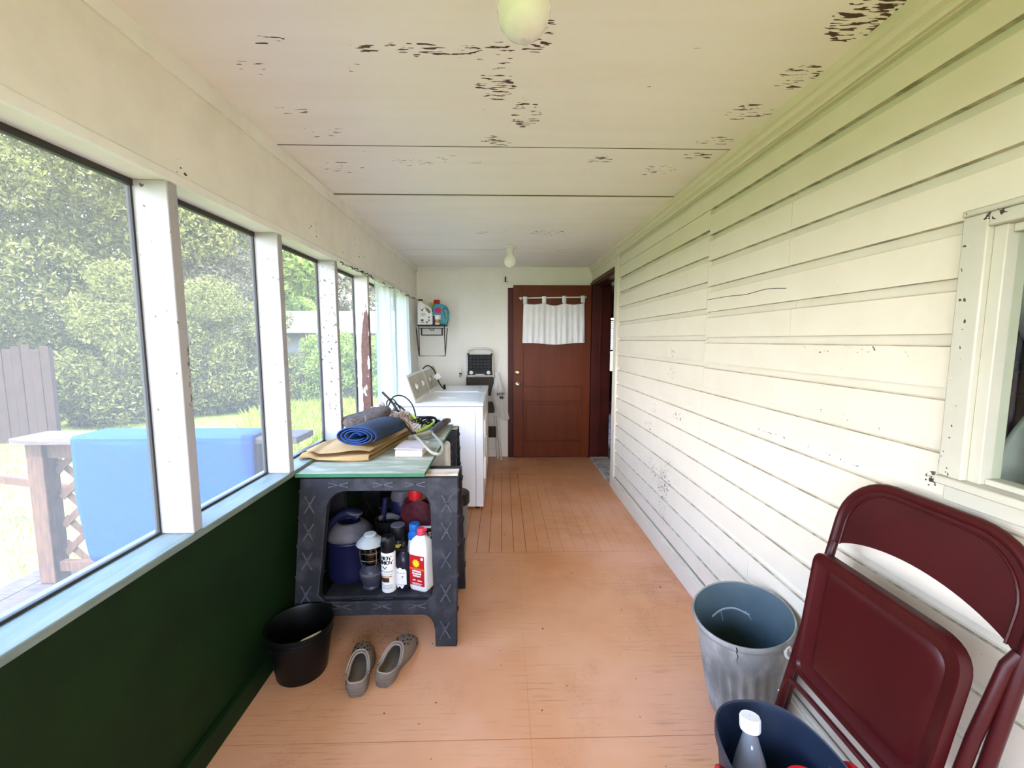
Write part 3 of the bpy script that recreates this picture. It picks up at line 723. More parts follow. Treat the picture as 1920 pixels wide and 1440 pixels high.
# ================================================================ WALL SHELF WITH DETERGENTS
sh = thing('wall_shelf', 'dark wire folding shelf fixed in the far left corner', 'shelf', (-.785, 4.93, 1.57))
q = MB(); q.box((-.155, -.115, -.006), (.155, .10, 0)); q.tube([(-.155, -.115, -.004), (.155, -.115, -.004), (.155, .10, -.004), (-.155, .10, -.004)], .006, 8, closed=True); q.build('shelf_plate', M_SHELFW, sh)
q = MB()
q.tube([(-.145, -.085, -.01), (-.145, -.080, -.345), (.145, -.080, -.345), (.140, -.085, -.01)], .006, 8)
q.tube([(-.135, -.085, -.035), (.135, -.085, -.035)], .005, 8); q.tube([(-.12, -.085, -.112), (.125, -.085, -.112)], .005, 8)
q.tube([(-.115, -.085, -.035), (-.115, -.085, -.112)], .008, 8); q.tube([(.115, -.085, -.035), (.115, -.085, -.112)], .008, 8); q.tube(arc(0, 0, .022, 180, 360, 8) and [(x, -.086, -.038+y) for x, y in arc(0, 0, .022, 180, 360, 8)], .004, 6)
q.build('hanging_frame', M_SHELFW, sh)
MB().tube([(-.195, .02, -.03), (-.150, -.078, -.34)], .006, 8).build('brace', M_SHELFW, sh); MB().tube([(.15, .10, -.03), (.145, -.078, -.34)], .005, 8).build('brace', M_SHELFW, sh)
q = MB(); q.cbox((-.200, .0, -.02), (.012, .03, .07)); q.build('wall_bracket', M_WHITEPL, sh, bevel=.003)

def jug_outline(w, h, hole=True):
    out = [(-w/2+.012, 0), (w/2-.012, 0), (w/2, .012), (w/2, h*.50), (w/2-.012, h*.66), (w/2-.045*w/.16, h*.80), (-w*.12, h*.93), (-w*.17, h*.955), (-w*.17, h), (-w*.40, h), (-w*.40, h*.95), (-w/2, h*.84), (-w/2, .012)]
    hl = [(w*.06, h*.78), (w*.24, h*.67), (w*.36, h*.58), (w*.34, h*.50), (w*.22, h*.50), (w*.08, h*.60), (-w*.02, h*.72)]
    return [out, hl] if hole else [out]
jg = thing('detergent_jug', 'white handled detergent jug with bird mark at the left end of the shelf', 'jug', (-.860, 4.865, 1.571), (0, 0, .15))
MB().prism(jug_outline(.165, .262), .085, M=RX(PI/2), bevel=.010, res=3).build('body', M_WHITEPL, jg)
q = MB(); q.lathe([(.024, 0), (.025, .018), (.022, .022), (.001, .022)], 20, c=(-.047, 0, .262)); q.build('cap', mat('brown_cap', (104, 74, 56), .5), jg)
q = MB(); M_ = TR(-.03, -.0432, .165) @ RX(PI/2)
q.add([(-.022, .012, 0), (-.006, .002, 0), (0, .004, 0), (.014, .020, 0), (.020, .026, 0), (.012, .006, 0), (.004, -.010, 0), (-.004, -.020, 0), (-.006, -.006, 0), (-.014, .000, 0)], [tuple(range(10))], M=M_)
for z, w_ in ((.125, .05), (.112, .06), (.10, .04)): q.cbox((-.02, -.0432, z), (w_, .0006, .003))
q.cbox((-.032, -.0432, .052), (.03, .0006, .016)); q.cbox((-.032, -.0432, .030), (.034, .0006, .008)); q.cbox((.018, -.0432, .030), (.026, .0006, .011)); q.cbox((.042, -.0432, .085), (.016, .0006, .016)); q.cbox((.042, -.0432, .05), (.012, .0006, .022))
q.build('printed_label', M_INK, jg, smooth=False)
sb = thing('spray_bottle', 'purple bottle with yellow trigger head between the shelf jugs', 'spray bottle', (-.775, 4.955, 1.571))
MB().lathe([(.001, 0), (.028, 0), (.031, .006), (.031, .13), (.026, .16), (.016, .185), (.015, .20)], 24).build('body', M_PURPLE, sb)
q = MB(); q.cbox((0, 0, .215), (.036, .036, .03)); q.cbox((.004, 0, .243), (.076, .026, .034)); q.cbox((-.045, 0, .246), (.018, .016, .016)); q.cbox((.028, 0, .215), (.010, .012, .06), rot=(0, .25, 0)); q.build('trigger_head', M_YELLOW, sb, bevel=.005)
q = MB(); q.lathe([(.0315, .05), (.0315, .11)], 24); q.build('label', M_GOLDP, sb)
tj = thing('detergent_jug', 'teal detergent jug with red cap at the right end of the shelf', 'jug', (-.700, 4.925, 1.571), (0, 0, .1))
out = [(-.085, .012), (-.075, 0), (.072, 0), (.085, .012), (.098, .08), (.100, .14), (.088, .19), (.060, .222), (.012, .238), (-.012, .240), (-.05, .24), (-.07, .228), (-.084, .19), (-.090, .10)]
hl = [(.045, .19), (.070, .165), (.080, .125), (.078, .085), (.066, .075), (.058, .09), (.058, .13), (.040, .165)]
MB().prism([out, hl], .09, M=RX(PI/2), bevel=.012, res=3).build('body', M_TEAL, tj)
MB().lathe([(.030, .238), (.034, .246), (.034, .275), (.030, .284), (.001, .284)], 24, c=(-.035, 0, 0), mod=lambda a, r, z: r*(1+.02*math.cos(18*a))).build('cap', M_RED, tj)
q = MB(); st = []
for k in range(16):
    a = 2*PI*k/16; r = .045 if k % 2 == 0 else .026
    st.append((r*math.cos(a)*1.1, r*math.sin(a), 0))
q.add(st, [tuple(range(16))], M=TR(-.022, -.0455, .165) @ RX(PI/2)); q.build('flower_print', M_MAGENTA, tj, smooth=False)
q = MB(); q.cbox((-.03, -.0455, .085), (.075, .0006, .055)); q.build('label', M_LABELW, tj)
ca = thing('small_can', 'small white can standing in front of the teal jug on the shelf', 'can', (-.722, 4.845, 1.571))
MB().lathe([(.001, 0), (.024, 0), (.026, .004), (.026, .092), (.024, .098), (.001, .099)], 24).build('body', M_WHITEPL, ca)
MB().lathe([(.0263, .025), (.0263, .06)], 24).build('label', M_GOLDP, ca)
bx = MB().box((-.018, -.012, 0), (.018, .012, .10)).build('small_packet', M_PURPLE, None, bevel=.002, loc=(-.772, 4.86, 1.571)); tag(bx, 'small dark purple packet between the white jug and the can', 'packet')

# ================================================================ PLASTIC SHEETS ON A WIRE
def sheet(y0, y1, label, seed):
    def f(u, v):
        y = y0+(y1-y0)*u
        k = math.sin(2*PI*(3.1*u+seed))*.010*(1.2-v*.5) + math.sin(2*PI*(7.3*u+1.7*seed+v*.6))*.004
        zt = 1.832 + .018*abs(2*((u*3) % 1)-1)*1.0
        return (-.955+k, y+.004*math.sin(6*v+seed), .80+(zt-.80)*v)
    o = MB().grid(f, 60, 24).build('plastic_sheet', M_PLASTIC); tag(o, label, 'plastic sheet'); return o
sheet(3.255, 3.86, 'cloudy plastic sheet hung over the screen just beyond the peeling post', .3)
sheet(3.865, 4.45, 'cloudy plastic sheet hung over the farthest screen near the back wall', 1.1)
q = MB(); pth = []
ys = [2.64, 2.80, 3.0, 3.24, 3.55, 3.86, 4.15, 4.45, 4.75]
for i, y in enumerate(ys):
    pth.append((-.962, y, 1.868-.004*i*.6))
    if i < len(ys)-1: pth.append((-.958, (y+ys[i+1])/2, 1.857-.004*i*.6))
q.tube(smooth_path(pth, 5), .0022, 6)
for y in ys: q.tube([(-.985, y, 1.872), (-.950, y, 1.862), (-.955, y+.01, 1.85)], .003, 6)
for y in (2.86, 2.98, 3.08, 3.16): q.tube([(-.958, y, 1.864), (-.952, y+.035, 1.872), (-.950, y+.05, 1.862)], .003, 6)
tag(q.build('hanging_wire', M_SHELFW), 'thin dark wire with hooks strung along the head of the screens', 'wire')

# ================================================================ SAWHORSES
def sawhorse(cx, cy, W, label):
    t = thing('sawhorse', label, 'sawhorse', (cx, cy, 0), group=None)
    Ht = .745; yb, yt = -.232, -.078; L = math.hypot(Ht, yt-yb); ang = math.atan2(yt-yb, Ht)
    def frame(name, sgn):
        h = W/2; lg = .105
        out = [(h, 0), (h, L), (-h, L), (-h, 0), (-h+lg-.008, 0), (-h+lg-.006, .065)] + [(-h+lg+.055-.055*math.cos(a), .085+.055*math.sin(a)) for a in (.3, .7, 1.1, 1.5)] + [(h-lg-.055+.055*math.cos(a), .085+.055*math.sin(a)) for a in (1.5, 1.1, .7, .3)] + [(h-lg+.006, .065), (h-lg+.008, 0)]
        oz0, oz1 = .202, .700; a0 = h-lg-.004; a1 = h-lg-.024
        hole = [(a0-.03, oz0)] + [(a0, oz0+.03)] + [(a1, oz1-.10)] + [(a1-.085+.085*math.cos(a), oz1-.085+.085*math.sin(a)) for a in (.3, .7, 1.1, 1.5)] + [(-a1+.085-.085*math.cos(a), oz1-.085+.085*math.sin(a)) for a in (1.5, 1.1, .7, .3)] + [(-a1, oz1-.10), (-a0, oz0+.03), (-a0+.03, oz0)]
        b = MB(); b.prism([out, hole], .042, bevel=.004)
        def X(x, s, w, hh):
            for sg in (-1, 1):
                b.bar((x-w/2, s-sg*hh/2, .0225), (x+w/2, s+sg*hh/2, .0225), .0055, .009, 1, up=(0, 0, 1))
            b.add([(x-w*.16, s, .021), (x, s-hh*.16, .021), (x+w*.16, s, .021), (x, s+hh*.16, .021), (x, s, .033)], [(0, 1, 4), (1, 2, 4), (2, 3, 4), (3, 0, 4)], 1)
        for sx in (-1, 1):
            for s in (.075, .235, .385, .515, .640): X(sx*(h-.052), s, .046, .078)
            for s in (.155, .31, .45, .58, .70): b.cbox((sx*(h+.001), s, 0), (.008, .012, .036))
        for x in (-.155, .03, .19): X(x, .181, .085, .022)
        for x in (-.19, .02, .17): X(x, .730, .095, .022)
        M = (RZ(PI) if sgn > 0 else Matrix()) @ TR(0, yb, 0) @ RX(PI/2-ang)
        o = MB(); o.add(b.v, b.f, 0, M); o.m = list(b.m); o.build(name, [M_SAW, M_SAWRIBLIT], t, angle=30); return o
    frame('front_frame', -1); frame('rear_frame', 1)
    q = MB(); q.box((-W/2+.01, -.075, .700), (W/2-.01, .075, .743)); q.build('top_cap', M_SAW, t, bevel=.004)
    q = MB(); q.box((-W/2+.125, -.186, .196), (W/2-.125, -.002, .213)); q.box((-W/2+.125, .002, .196), (W/2-.125, .186, .213))
    for x in (-.12, .03): 
        for a, b_ in (((x, -.196, .200), (x+.05, -.186, .206)), ((x, -.196, .180), (x+.05, -.186, .186)), ((x, -.196, .180), (x+.006, -.186, .206)), ((x+.044, -.196, .180), (x+.05, -.186, .206))): q.box(a, b_)
    q.build('shelf_tray', M_SAW, t, bevel=.003)
    return t
sawhorse(-.583, 2.082, .745, 'charcoal plastic sawhorse nearest the camera, bottles and watering cans on its tray')
sawhorse(-.655, 3.125, .655, 'black sawhorse farther back, under the rear end of the green board')
o = MB().box((-.955, 2.015, .7455), (-.215, 2.100, .7573)).build('wood_plank', M_PLANK, bevel=.002); tag(o, 'short pale plank lying along the top of the front sawhorse', 'plank')
o = MB().box((-.975, 3.09, .7455), (-.330, 3.16, .7573)).build('wood_plank', M_PLANK, bevel=.002); tag(o, 'short pale plank lying along the top of the rear sawhorse', 'plank')
bd = MB(); bd.box((-.972, 1.972, .7577), (-.366, 3.150, .7755)); fcs = bd.m
bd.m = [1, 0, 1, 1, 1, 1]
o = bd.build('green_board', [M_BOARD, M_BOARDEDGE], smooth=False, bevel=.001); tag(o, 'pale green painted board laid across the two sawhorses as a worktop', 'board')

# ---------------------------------------------------------------- things on the board
ZT = .7757
def tarpf(layer):
    z0 = ZT+.004+layer*.020; up = layer
    def f(s, w):
        # s runs front lip -> back, w left -> right ; plan outline is a skewed quad
        L_ = Vector((-1.045+.012*layer+.085*min(1, s/.5), 2.165+.006*layer+.77*s))
        R_ = Vector((-.690-.004*layer, 2.185+.012*layer)).lerp(Vector((-.598, 2.79)), s)
        p = L_.lerp(R_, w)
        e = min(s/.05, (1-s)/.05, w/.05, (1-w)/.08, 1.0)
        bulge = .010*math.sin(PI*w)*math.sin(PI*min(1, s*1.3)) + .004*math.sin(9*w+3*layer)*math.sin(7*s+layer) + .006*math.exp(-((s)/.10)**2)*math.sin(7*w+1.7*layer)
        return (p.x, p.y+.012*math.sin(6*w+layer)*(1-s), z0 + bulge*(.4+.5*layer) + .0145*max(0, min(1, (-.955-p.x)/.03)) + layer*.016*s*(1-w))
    return f
tp = MB()
# one folded sheet: bottom, middle and top layers joined by rounded folds
def folded(u, w):
    N = 3; seg = u*5.0; k = int(min(4, seg)); q = seg-k
    if k in (0, 2, 4):
        lay = k//2; s = (1-q) if lay % 2 == 0 else q
        return tarpf(lay)(s, w)
    lay = k//2; s = 0.0 if k == 1 else 1.0
    a = Vector(tarpf(lay)(s, w)); b = Vector(tarpf(lay+1)(s, w)); p = a.lerp(b, q)
    d = -1 if s == 0 else 1
    return (p.x, p.y+d*.012*math.sin(PI*q), p.z)
tp.grid(folded, 141, 40)
tarp = tp.build('folded_tarp', M_TARP, solid=.004, soff=0, sub=1); tag(tarp, 'tan canvas sheet folded into a thick pad on the green board', 'tarp')
# rolled mat : flattened spiral
def rollf(a, b, turns, r0, length, th=.005):
    def f(u, v):
        ang = -2*PI*turns*u - .6; k = r0+(1-r0)*u
        return (a*k*math.cos(ang), length*v, b*k*math.sin(ang)*(1 if True else 1) - .004*math.cos(ang)*0)
    return f
mt = MB().grid(rollf(.128, .053, 3.0, .42, .33), 150, 8)
tail = MB()
mo = mt.build('rolled_mat', [M_MATOUT, M_MATBLUE], None, loc=(-.795, 2.29, .882), rot=(0.0, -.06, -.26), solid=.0062, soff=0)
mo.modifiers['solid'].material_offset_rim = 1; mo.modifiers['solid'].material_offset = 0
tag(mo, 'blue exercise mat rolled up lying on the tan folded sheet', 'exercise mat')
ii = MB().grid(lambda u, v: ((-.045+.075*u), .004+.32*v, -.016+.034*math.sin(2.6*u)), 16, 4).build('inner_end', [M_MATBLUE], mo, solid=.006, soff=0)
# knitted cap + cloth
def capf(u, v):
    a = 2*PI*u; p = PI*(v-.5)
    r = 1+.06*math.sin(3*a+1)+.04*math.sin(5*a)
    x = .155*r*math.cos(p)**.5*math.cos(a); y = .13*r*math.cos(p)**.5*math.sin(a)
    z = .042*math.sin(p) + .012*math.sin(2*a+.5)*math.cos(p) + (.016 if x > 0 else 0)*math.cos(p)
    return (x, y, z)
co = MB().grid(capf, 72, 40, cu=True).build('knit_cap', M_KNIT, None, loc=(-.865, 2.68, .905), rot=(.05, -.14, .30)); tag(co, 'brown and grey knitted cap lying on top of the rolled mat', 'knit cap')
def clothf(u, v):
    x = (u-.5)*.30; y = (v-.5)*.24
    z = .032*math.sin(9*u+4*v+1)*math.sin(6*v-3*u) + .020*math.sin(19*u+3)*math.sin(13*v) - .055*((2*u-1)**4+(2*v-1)**4)*.6
    return (x+.02*math.sin(11*v), y+.02*math.sin(9*u), z)
cl = MB().grid(clothf, 60, 50).build('patterned_cloth', M_CLOTH, None, loc=(-.70, 2.84, .895), rot=(.35, .30, .3), solid=.004, sub=0); tag(cl, 'crumpled cream and brown patterned cloth behind the rolled mat', 'cloth')
# twigs and cords
rr = random.Random(5); lab = ['longest dark stick poking up behind the rolled mat', 'thin dark stick lying lowest in the bundle on the board', 'dark stick crossing the middle of the bundle on the board']
for i, (a, b, r0) in enumerate((((-.872, 3.12, 1.02), (-.565, 2.70, .795), .008), ((-.83, 3.02, .93), (-.53, 2.66, .790), .006), ((-.78, 3.10, .945), (-.56, 2.86, .80), .006))):
    A = Vector(a); B = Vector(b); m1 = A.lerp(B, .35)+Vector((.004, .01, .012)); m2 = A.lerp(B, .7)+Vector((-.01, 0, .006))
    pth = smooth_path([A, m1, m2, B], 6)
    o = MB().tube(pth, r0, 8, radii=[r0*(1.15-.4*k/len(pth)) for k in range(len(pth))]).build('stick', M_STICK); tag(o, lab[i], 'stick')
def loopcord(name, pts, r, m, label, cat):
    o = MB().tube(smooth_path(pts, 8), r, 8).build(name, m); tag(o, label, cat); return o
loopcord('cord', [(-.80, 2.98, .93), (-.77, 3.02, 1.0), (-.70, 3.02, 1.005), (-.63, 2.98, .95), (-.59, 2.90, .86), (-.60, 2.82, .80), (-.64, 2.80, .79)], .005, M_CORD, 'black cord looping high above the bundle on the board', 'cord')
loopcord('cord', [(-.80, 2.97, .92), (-.81, 3.0, .97), (-.775, 3.02, .985), (-.72, 2.98, .93), (-.66, 2.92, .85), (-.62, 2.86, .81), (-.57, 2.78, .79)], .0045, M_STICK, 'thin brown cord running through the bundle on the board', 'cord')
pts = [(-.56+.075*math.cos(a*1.7)+.02*math.sin(a*3.1), 3.0+.085*math.sin(a*1.3+.4), .80+.018*(1+math.sin(a*2.3))+.02*abs(math.sin(a*.6))) for a in np.linspace(0, 13, 40)]
loopcord('cord', pts, .0065, M_CORD, 'black cord tangled in a heap beside the green strap', 'cord')
pts = [(-.63+.085*math.cos(a*1.3+1)+.015*math.sin(a*2.7), 2.93+.07*math.sin(a*1.7), .83+.03*math.sin(a*.9)+.02*math.sin(a*2.1)) for a in np.linspace(0, 11, 40)]
loopcord('cord', pts, .0055, M_STICK, 'dark brown cord wound in loose loops under the tall black loop', 'cord')
pts = [(-.50+.05*math.cos(a*1.1+2), 3.06+.06*math.sin(a*1.5), .795+.012*(1+math.sin(a*1.9))) for a in np.linspace(0, 9, 30)]
loopcord('cord', pts, .008, M_CORD, 'thick black cord coiled at the back edge of the green board', 'cord')
def ribbon(name, pts, w, m, label, cat):
    P = smooth_path(pts, 8); vs = []; fs = []
    for i, p in enumerate(P):
        vs += [p+Vector((0, 0, -w/2)), p+Vector((.004, .004, w/2))]
    fs = [(2*i, 2*i+1, 2*i+3, 2*i+2) for i in range(len(P)-1)]
    o = MB().add(vs, fs).build(name, m, solid=.003, soff=0); tag(o, label, cat)
ribbon('strap', [(-.66, 3.0, .87), (-.62, 2.93, .88), (-.585, 2.88, .85), (-.60, 2.82, .80), (-.56, 2.80, .795), (-.50, 2.85, .82), (-.47, 2.92, .835), (-.49, 2.98, .82), (-.55, 2.97, .81)], .020, M_LIME, 'lime green strap curled beside the black cords', 'strap')
# book
bk = thing('book', 'thick pale paperback lying by the right edge of the green board', 'book', (-.500, 2.365, ZT), (0, 0, -.03))
MB().box((-.073, -.105, .002), (.073, .105, .034)).build('pages', M_PAGES, bk, bevel=.002)
MB().grid(lambda u, v: (-.077+.154*u, -.110+.22*v, .0365+.004*math.sin(PI*u)+.007*(1-u)**4), 20, 8).build('front_cover', M_BRICK, bk, solid=.0012)
MB().box((-.075, -.107, 0), (.075, .107, .0018)).build('back_cover', M_BRICK, bk)
# hand tool with loop
ht = thing('pruning_tool', 'hand tool with cream loop frame and dark grey grip on the board edge', 'hand tool', (-.45, 2.72, ZT))
def lp_(p): return (p[0]+.45, p[1]-2.72, p[2]-ZT)
MB().tube(smooth_path([lp_(p) for p in ((-.455, 2.73, .802), (-.405, 2.60, .803), (-.350, 2.44, .800), (-.325, 2.30, .797), (-.335, 2.235, .796), (-.375, 2.25, .800), (-.425, 2.32, .818), (-.470, 2.42, .824), (-.525, 2.55, .822), (-.540, 2.61, .815))], 7), .0085, 10).build('loop_frame', M_CREAMTOOL, ht)
q = MB(); q.bar(lp_((-.565, 2.585, .802)), lp_((-.455, 2.735, .806)), .034, .026); q.build('crossbar', M_CREAMTOOL, ht, bevel=.004)
q = MB(); q.tube([lp_(p) for p in ((-.465, 2.72, .803), (-.455, 2.80, .806), (-.440, 2.95, .806), (-.43, 3.03, .806))], .02, 14, radii=[.015, .021, .024, .020]); q.build('grip', M_GREYTOOL, ht)
q = MB(); q.tube([lp_(p) for p in ((-.43, 3.02, .806), (-.415, 3.08, .808), (-.395, 3.14, .806))], .02, 12, radii=[.020, .026, .018]); q.build('end_knob', mat('brown_metal', (104, 72, 58), .35, metal=.6), ht)

# ================================================================ THINGS ON THE SAWHORSE TRAY
TZ = .2135
def can(loc, rot, label, s=1.0):
    t = thing('watering_can', label, 'watering can', loc, rot)
    b = MB(); b.lathe([(.001, 0), (.098, 0), (.106, .010), (.110, .05), (.113, .195), (.116, .200), (.114, .206), (.110, .208), (.100, .236), (.080, .262), (.062, .276), (.052, .280), (.050, .272), (.001, .262)], 40)
    b.build('body', M_NAVY, t)
    d = MB(); 
    d.grid(lambda u, v: ((.113-.058*v**1.6)*math.cos(2*PI*u), (.113-.058*v**1.6)*math.sin(2*PI*u), .209+.074*v**.85), 48, 10, cu=True)
    d.build('top_cover', M_NAVYDUST, t, solid=.004)
    h = MB(); pth = smooth_path([(.045, .0, .300), (.005, .0, .322), (-.055, -.0, .305), (-.110, -.004, .240), (-.142, -.008, .150), (-.150, -.010, .07), (-.128, -.006, .025)], 7)
    n = len(pth); h.tube(pth, .018, 14, radii=[.030-.012*min(1, i/(n*.35)) for i in range(n)]); h.build('handle', M_NAVY, t)
    q = MB(); q.lathe([(.036, .0), (.040, .006), (.034, .012), (.026, .010), (.020, -.006), (.001, -.008)], 24, M=TR(.022, 0, .318) @ RY(.25)); q.build('filler_ring', M_NAVYDUST, t)
    MB().lathe([(.001, .0045), (.022, .0045)], 20, M=TR(.022, 0, .3195) @ RY(.25)).build('filler_opening', M_HOLE, t)
    s_ = MB(); s_.tube(smooth_path([(.090, .04, .06), (.125, .06, .13), (.150, .075, .24), (.165, .085, .36)], 6), .016, 12); s_.build('spout', M_NAVY, t)
can((-.770, 2.092, TZ), (0, 0, .12), 'navy watering can at the left front of the sawhorse tray')
can2 = thing('plastic_jug', 'dark blue jug with grey screw top at the back of the sawhorse tray', 'jug', (-.545, 2.262, TZ))
MB().lathe([(.001, 0), (.056, 0), (.060, .006), (.060, .30), (.054, .335), (.046, .345)], 32).build('body', M_NAVY, can2)
MB().lathe([(.058, .330), (.060, .338), (.058, .360), (.050, .382), (.030, .392), (.001, .394)], 32).build('screw_top', M_NAVYDUST, can2)
hp = thing('plant_pot', 'dark plant pot with grey rim behind the lantern on the tray', 'plant pot', (-.588, 2.132, TZ))
MB().lathe([(.001, 0), (.045, 0), (.062, .255), (.066, .256), (.067, .275), (.063, .277), (.058, .262), (.042, .006), (.001, .006)], 32).build('pot', M_BLACKPOT, hp)
MB().grid(lambda u, v: ((.060-.002*v)*math.cos(.2+2.6*u), (.060-.002*v)*math.sin(.2+2.6*u), .205+.069*v), 24, 4).build('grey_inner_rim', M_NAVYDUST, hp, solid=.002)
ln = thing('lantern', 'small lantern with pale grey hat and dark round base on the tray', 'lantern', (-.634, 1.978, TZ))
MB().lathe([(.001, 0), (.040, 0), (.042, .006), (.038, .016), (.044, .030), (.053, .055), (.054, .075), (.047, .095), (.036, .108), (.030, .116)], 36).build('base_tank', mat('charcoal_metal', (58, 60, 72), .35), ln)
MB().lathe([(.052, .072), (.055, .074), (.055, .082), (.052, .084)], 36).build('trim_band', M_NAVYDUST, ln)
MB().lathe([(.030, .116), (.040, .150), (.042, .180), (.036, .212)], 28).build('glass_globe', M_LANTGLASS, ln)
MB().lathe([(.001, .116), (.016, .118), (.018, .150), (.006, .156), (.006, .205)], 18).build('burner', M_BROWNP, ln)
q = MB()
for z, r in ((.150, .052), (.186, .054)): q.tube([(r*math.cos(a), r*math.sin(a), z) for a in np.linspace(0, 2*PI, 33)[:-1]], .0022, 6, closed=True)
for k in range(4):
    a = PI/4+k*PI/2; q.tube([(.042*math.cos(a), .042*math.sin(a), .10), (.053*math.cos(a), .053*math.sin(a), .150), (.055*math.cos(a), .055*math.sin(a), .19), (.046*math.cos(a), .046*math.sin(a), .222)], .0022, 6)
q.build('wire_cage', M_CHROME, ln)
hat = MB(); hat.lathe([(.052, .216), (.062, .214), (.066, .218), (.064, .224), (.048, .240), (.036, .249), (.030, .252), (.030, .262), (.026, .266), (.001, .267)], 40, mod=lambda a, r, z: r*(1+(.012*math.cos(24*a) if .222 < z < .246 else 0)))
hat.build('vented_hat', mat('pale_grey_metal', (176, 180, 174), .4), ln)
# aerosol
def spray(loc, rot, label, s=1.0):
    t = thing('spray_can', label, 'spray can', loc, rot); return t
sp = spray((-.541, 1.945, TZ), (0, 0, 0), 'white aerosol can with black trigger cap and black lettering on the tray')
R_ = .0335
MB().lathe([(.001, .002), (.030, 0), (R_, .004), (R_, .190), (.031, .197), (.026, .204)], 40).build('can_body', M_LABELW, sp)
q = MB(); q.lathe([(.0320, .196), (.0335, .199), (.0335, .245), (.031, .262), (.026, .268), (.001, .268)], 32); q.cbox((-.012, -.020, .262), (.020, .030, .018), rot=(-.3, 0, .3)); q.build('trigger_cap', M_BLACKPL, sp, bevel=.001)
MB().lathe([(.001, 0), (.012, 0), (.013, .003), (.001, .004)], 16, M=TR(-.017, -.0305, .240) @ RX(PI/2+.2) @ RY(-.5)).build('cap_window', M_CHROME, sp)
def wrap(R, z0, a0=0.0):
    def f(v):
        a = v.x/R - PI/2 + a0; r = R+.0004+v.z
        return (r*math.cos(a), r*math.sin(a), z0+v.y)
    return f
q = MB(); q.text('HOT', .0235, .0006, fn=wrap(R_, .172, -.12), bold=.0018); q.text('SHOT', .0235, .0006, fn=wrap(R_, .150, -.08), bold=.0018)
q.text('ANT & ROACH', .0095, .0004, fn=wrap(R_, .106, -.1)); q.tube([wrap(R_, .124, -.3)(Vector((-.012+.024*k/8, .004*math.sin(k*1.1)+.002*abs(k-4)/2, .0004))) for k in range(9)], .0018, 6)
q.build('lettering', M_INK, sp, smooth=False)
q = MB(); q.grid(lambda u, v: wrap(R_, .055)(Vector((-.040+.05*u, .022*v, .0002))), 10, 2); q.build('dark_band', M_BROWNP, sp)
q = MB(); q.grid(lambda u, v: wrap(R_, .079)(Vector((-.040+.062*u, .006*v, .0002))), 10, 2); q.build('gold_band', M_GOLDP, sp)
q = MB()
for z in (.092, .040, .034, .028, .022): q.grid(lambda u, v, z=z: wrap(R_, z)(Vector((-.03+.055*u, .0015*v, .0002))), 10, 2)
q.build('small_print', M_GREYINK, sp)
s2 = spray((-.520, 2.055, TZ), (0, 0, 0), 'black topped can with yellow band behind the white aerosol')
MB().lathe([(.001, 0), (.033, 0), (.034, .004), (.034, .20), (.030, .206)], 32).build('can_body', mat('dark_can_paint', (38, 34, 32), .35), s2)
MB().lathe([(.035, .205), (.036, .208), (.036, .268), (.034, .272)], 32).build('cap', M_BLACKPL, s2)
MB().lathe([(.034, .272), (.0355, .2725), (.0335, .2755), (.001, .2755)], 32).build('cap_top', M_NAVYDUST, s2)
MB().lathe([(.0343, .170), (.0343, .186)], 32).build('yellow_band', M_YELLOW, s2)
db = thing('squeeze_bottle', 'dark bottle with torn white label beside the white jug', 'bottle', (-.475, 1.968, TZ), (0, 0, .1))
MB().lathe([(.001, 0), (.034, 0), (.038, .006), (.038, .125), (.034, .150), (.022, .172), (.015, .182), (.015, .190)], 36).build('body', mat('dark_plum_plastic', (36, 30, 44), .25), db)
q = MB(); q.lathe([(.017, .184), (.018, .188), (.018, .200), (.010, .206), (.006, .226), (.005, .228), (.001, .228)], 24); q.build('nozzle', M_BLACKPL, db)
vs = []; N = 14
for i in range(N+1):
    u = i/N; lo = .018+.006*math.sin(17*u)+.012*(u > .75)*(u-.75)*6; hi = .112+.004*math.sin(13*u+1)-.02*(u > .85)*(u-.85)*6
    for z in (lo, hi): vs.append(wrap(.0382, z, -.25)(Vector((-.036+.062*u, 0, 0))))
MB().add(vs, [(2*i, 2*i+2, 2*i+3, 2*i+1) for i in range(N)]).build('torn_label', M_LABELW, db)
q = MB()
for z, w_ in ((.088, .045), (.030, .040)): q.grid(lambda u, v, z=z, w_=w_: wrap(.0386, z, -.30)(Vector((-.024+w_*u, .002*v, .0002))), 8, 2)
q.grid(lambda u, v: wrap(.0386, .068, -.1)(Vector((-.002+.007*u, .007*v, .0002))), 4, 2); q.build('label_print', M_GREYINK, db)
bb_ = thing('cleaner_bottle', 'bottle with bright blue screw cap behind the white jug', 'bottle', (-.437, 2.055, TZ))
MB().lathe([(.001, 0), (.032, 0), (.036, .006), (.036, .16), (.030, .20), (.022, .215), (.021, .222)], 32).build('body', M_LABELW, bb_)
MB().lathe([(.0365, .05), (.0365, .14)], 32).build('label', M_BLUECAP, bb_)
MB().lathe([(.034, .206), (.034, .226), (.026, .240), (.025, .246), (.027, .248), (.027, .276), (.024, .281), (.001, .281)], 32, mod=lambda a, r, z: r*(1+(.02*math.cos(20*a) if .248 < z < .276 else 0))).build('cap', M_BLUECAP, bb_)
wj = thing('bleach_jug', 'white bottle with pinkish red cap and red label at right of the tray', 'bottle', (-.388, 1.962, TZ), (0, 0, -.40))
def jugsec(z):
    if z < .20: s = 1
    else: s = 1-.70*((z-.20)/.068)**1.7
    return s
prof = [(.86, 0), (.96, .004), (1, .014), (1, .20), (.965, .215), (.88, .232), (.74, .247), (.52, .258), (.36, .264), (.34, .272)]
q = MB(); vs = []; fs = []; n = 44
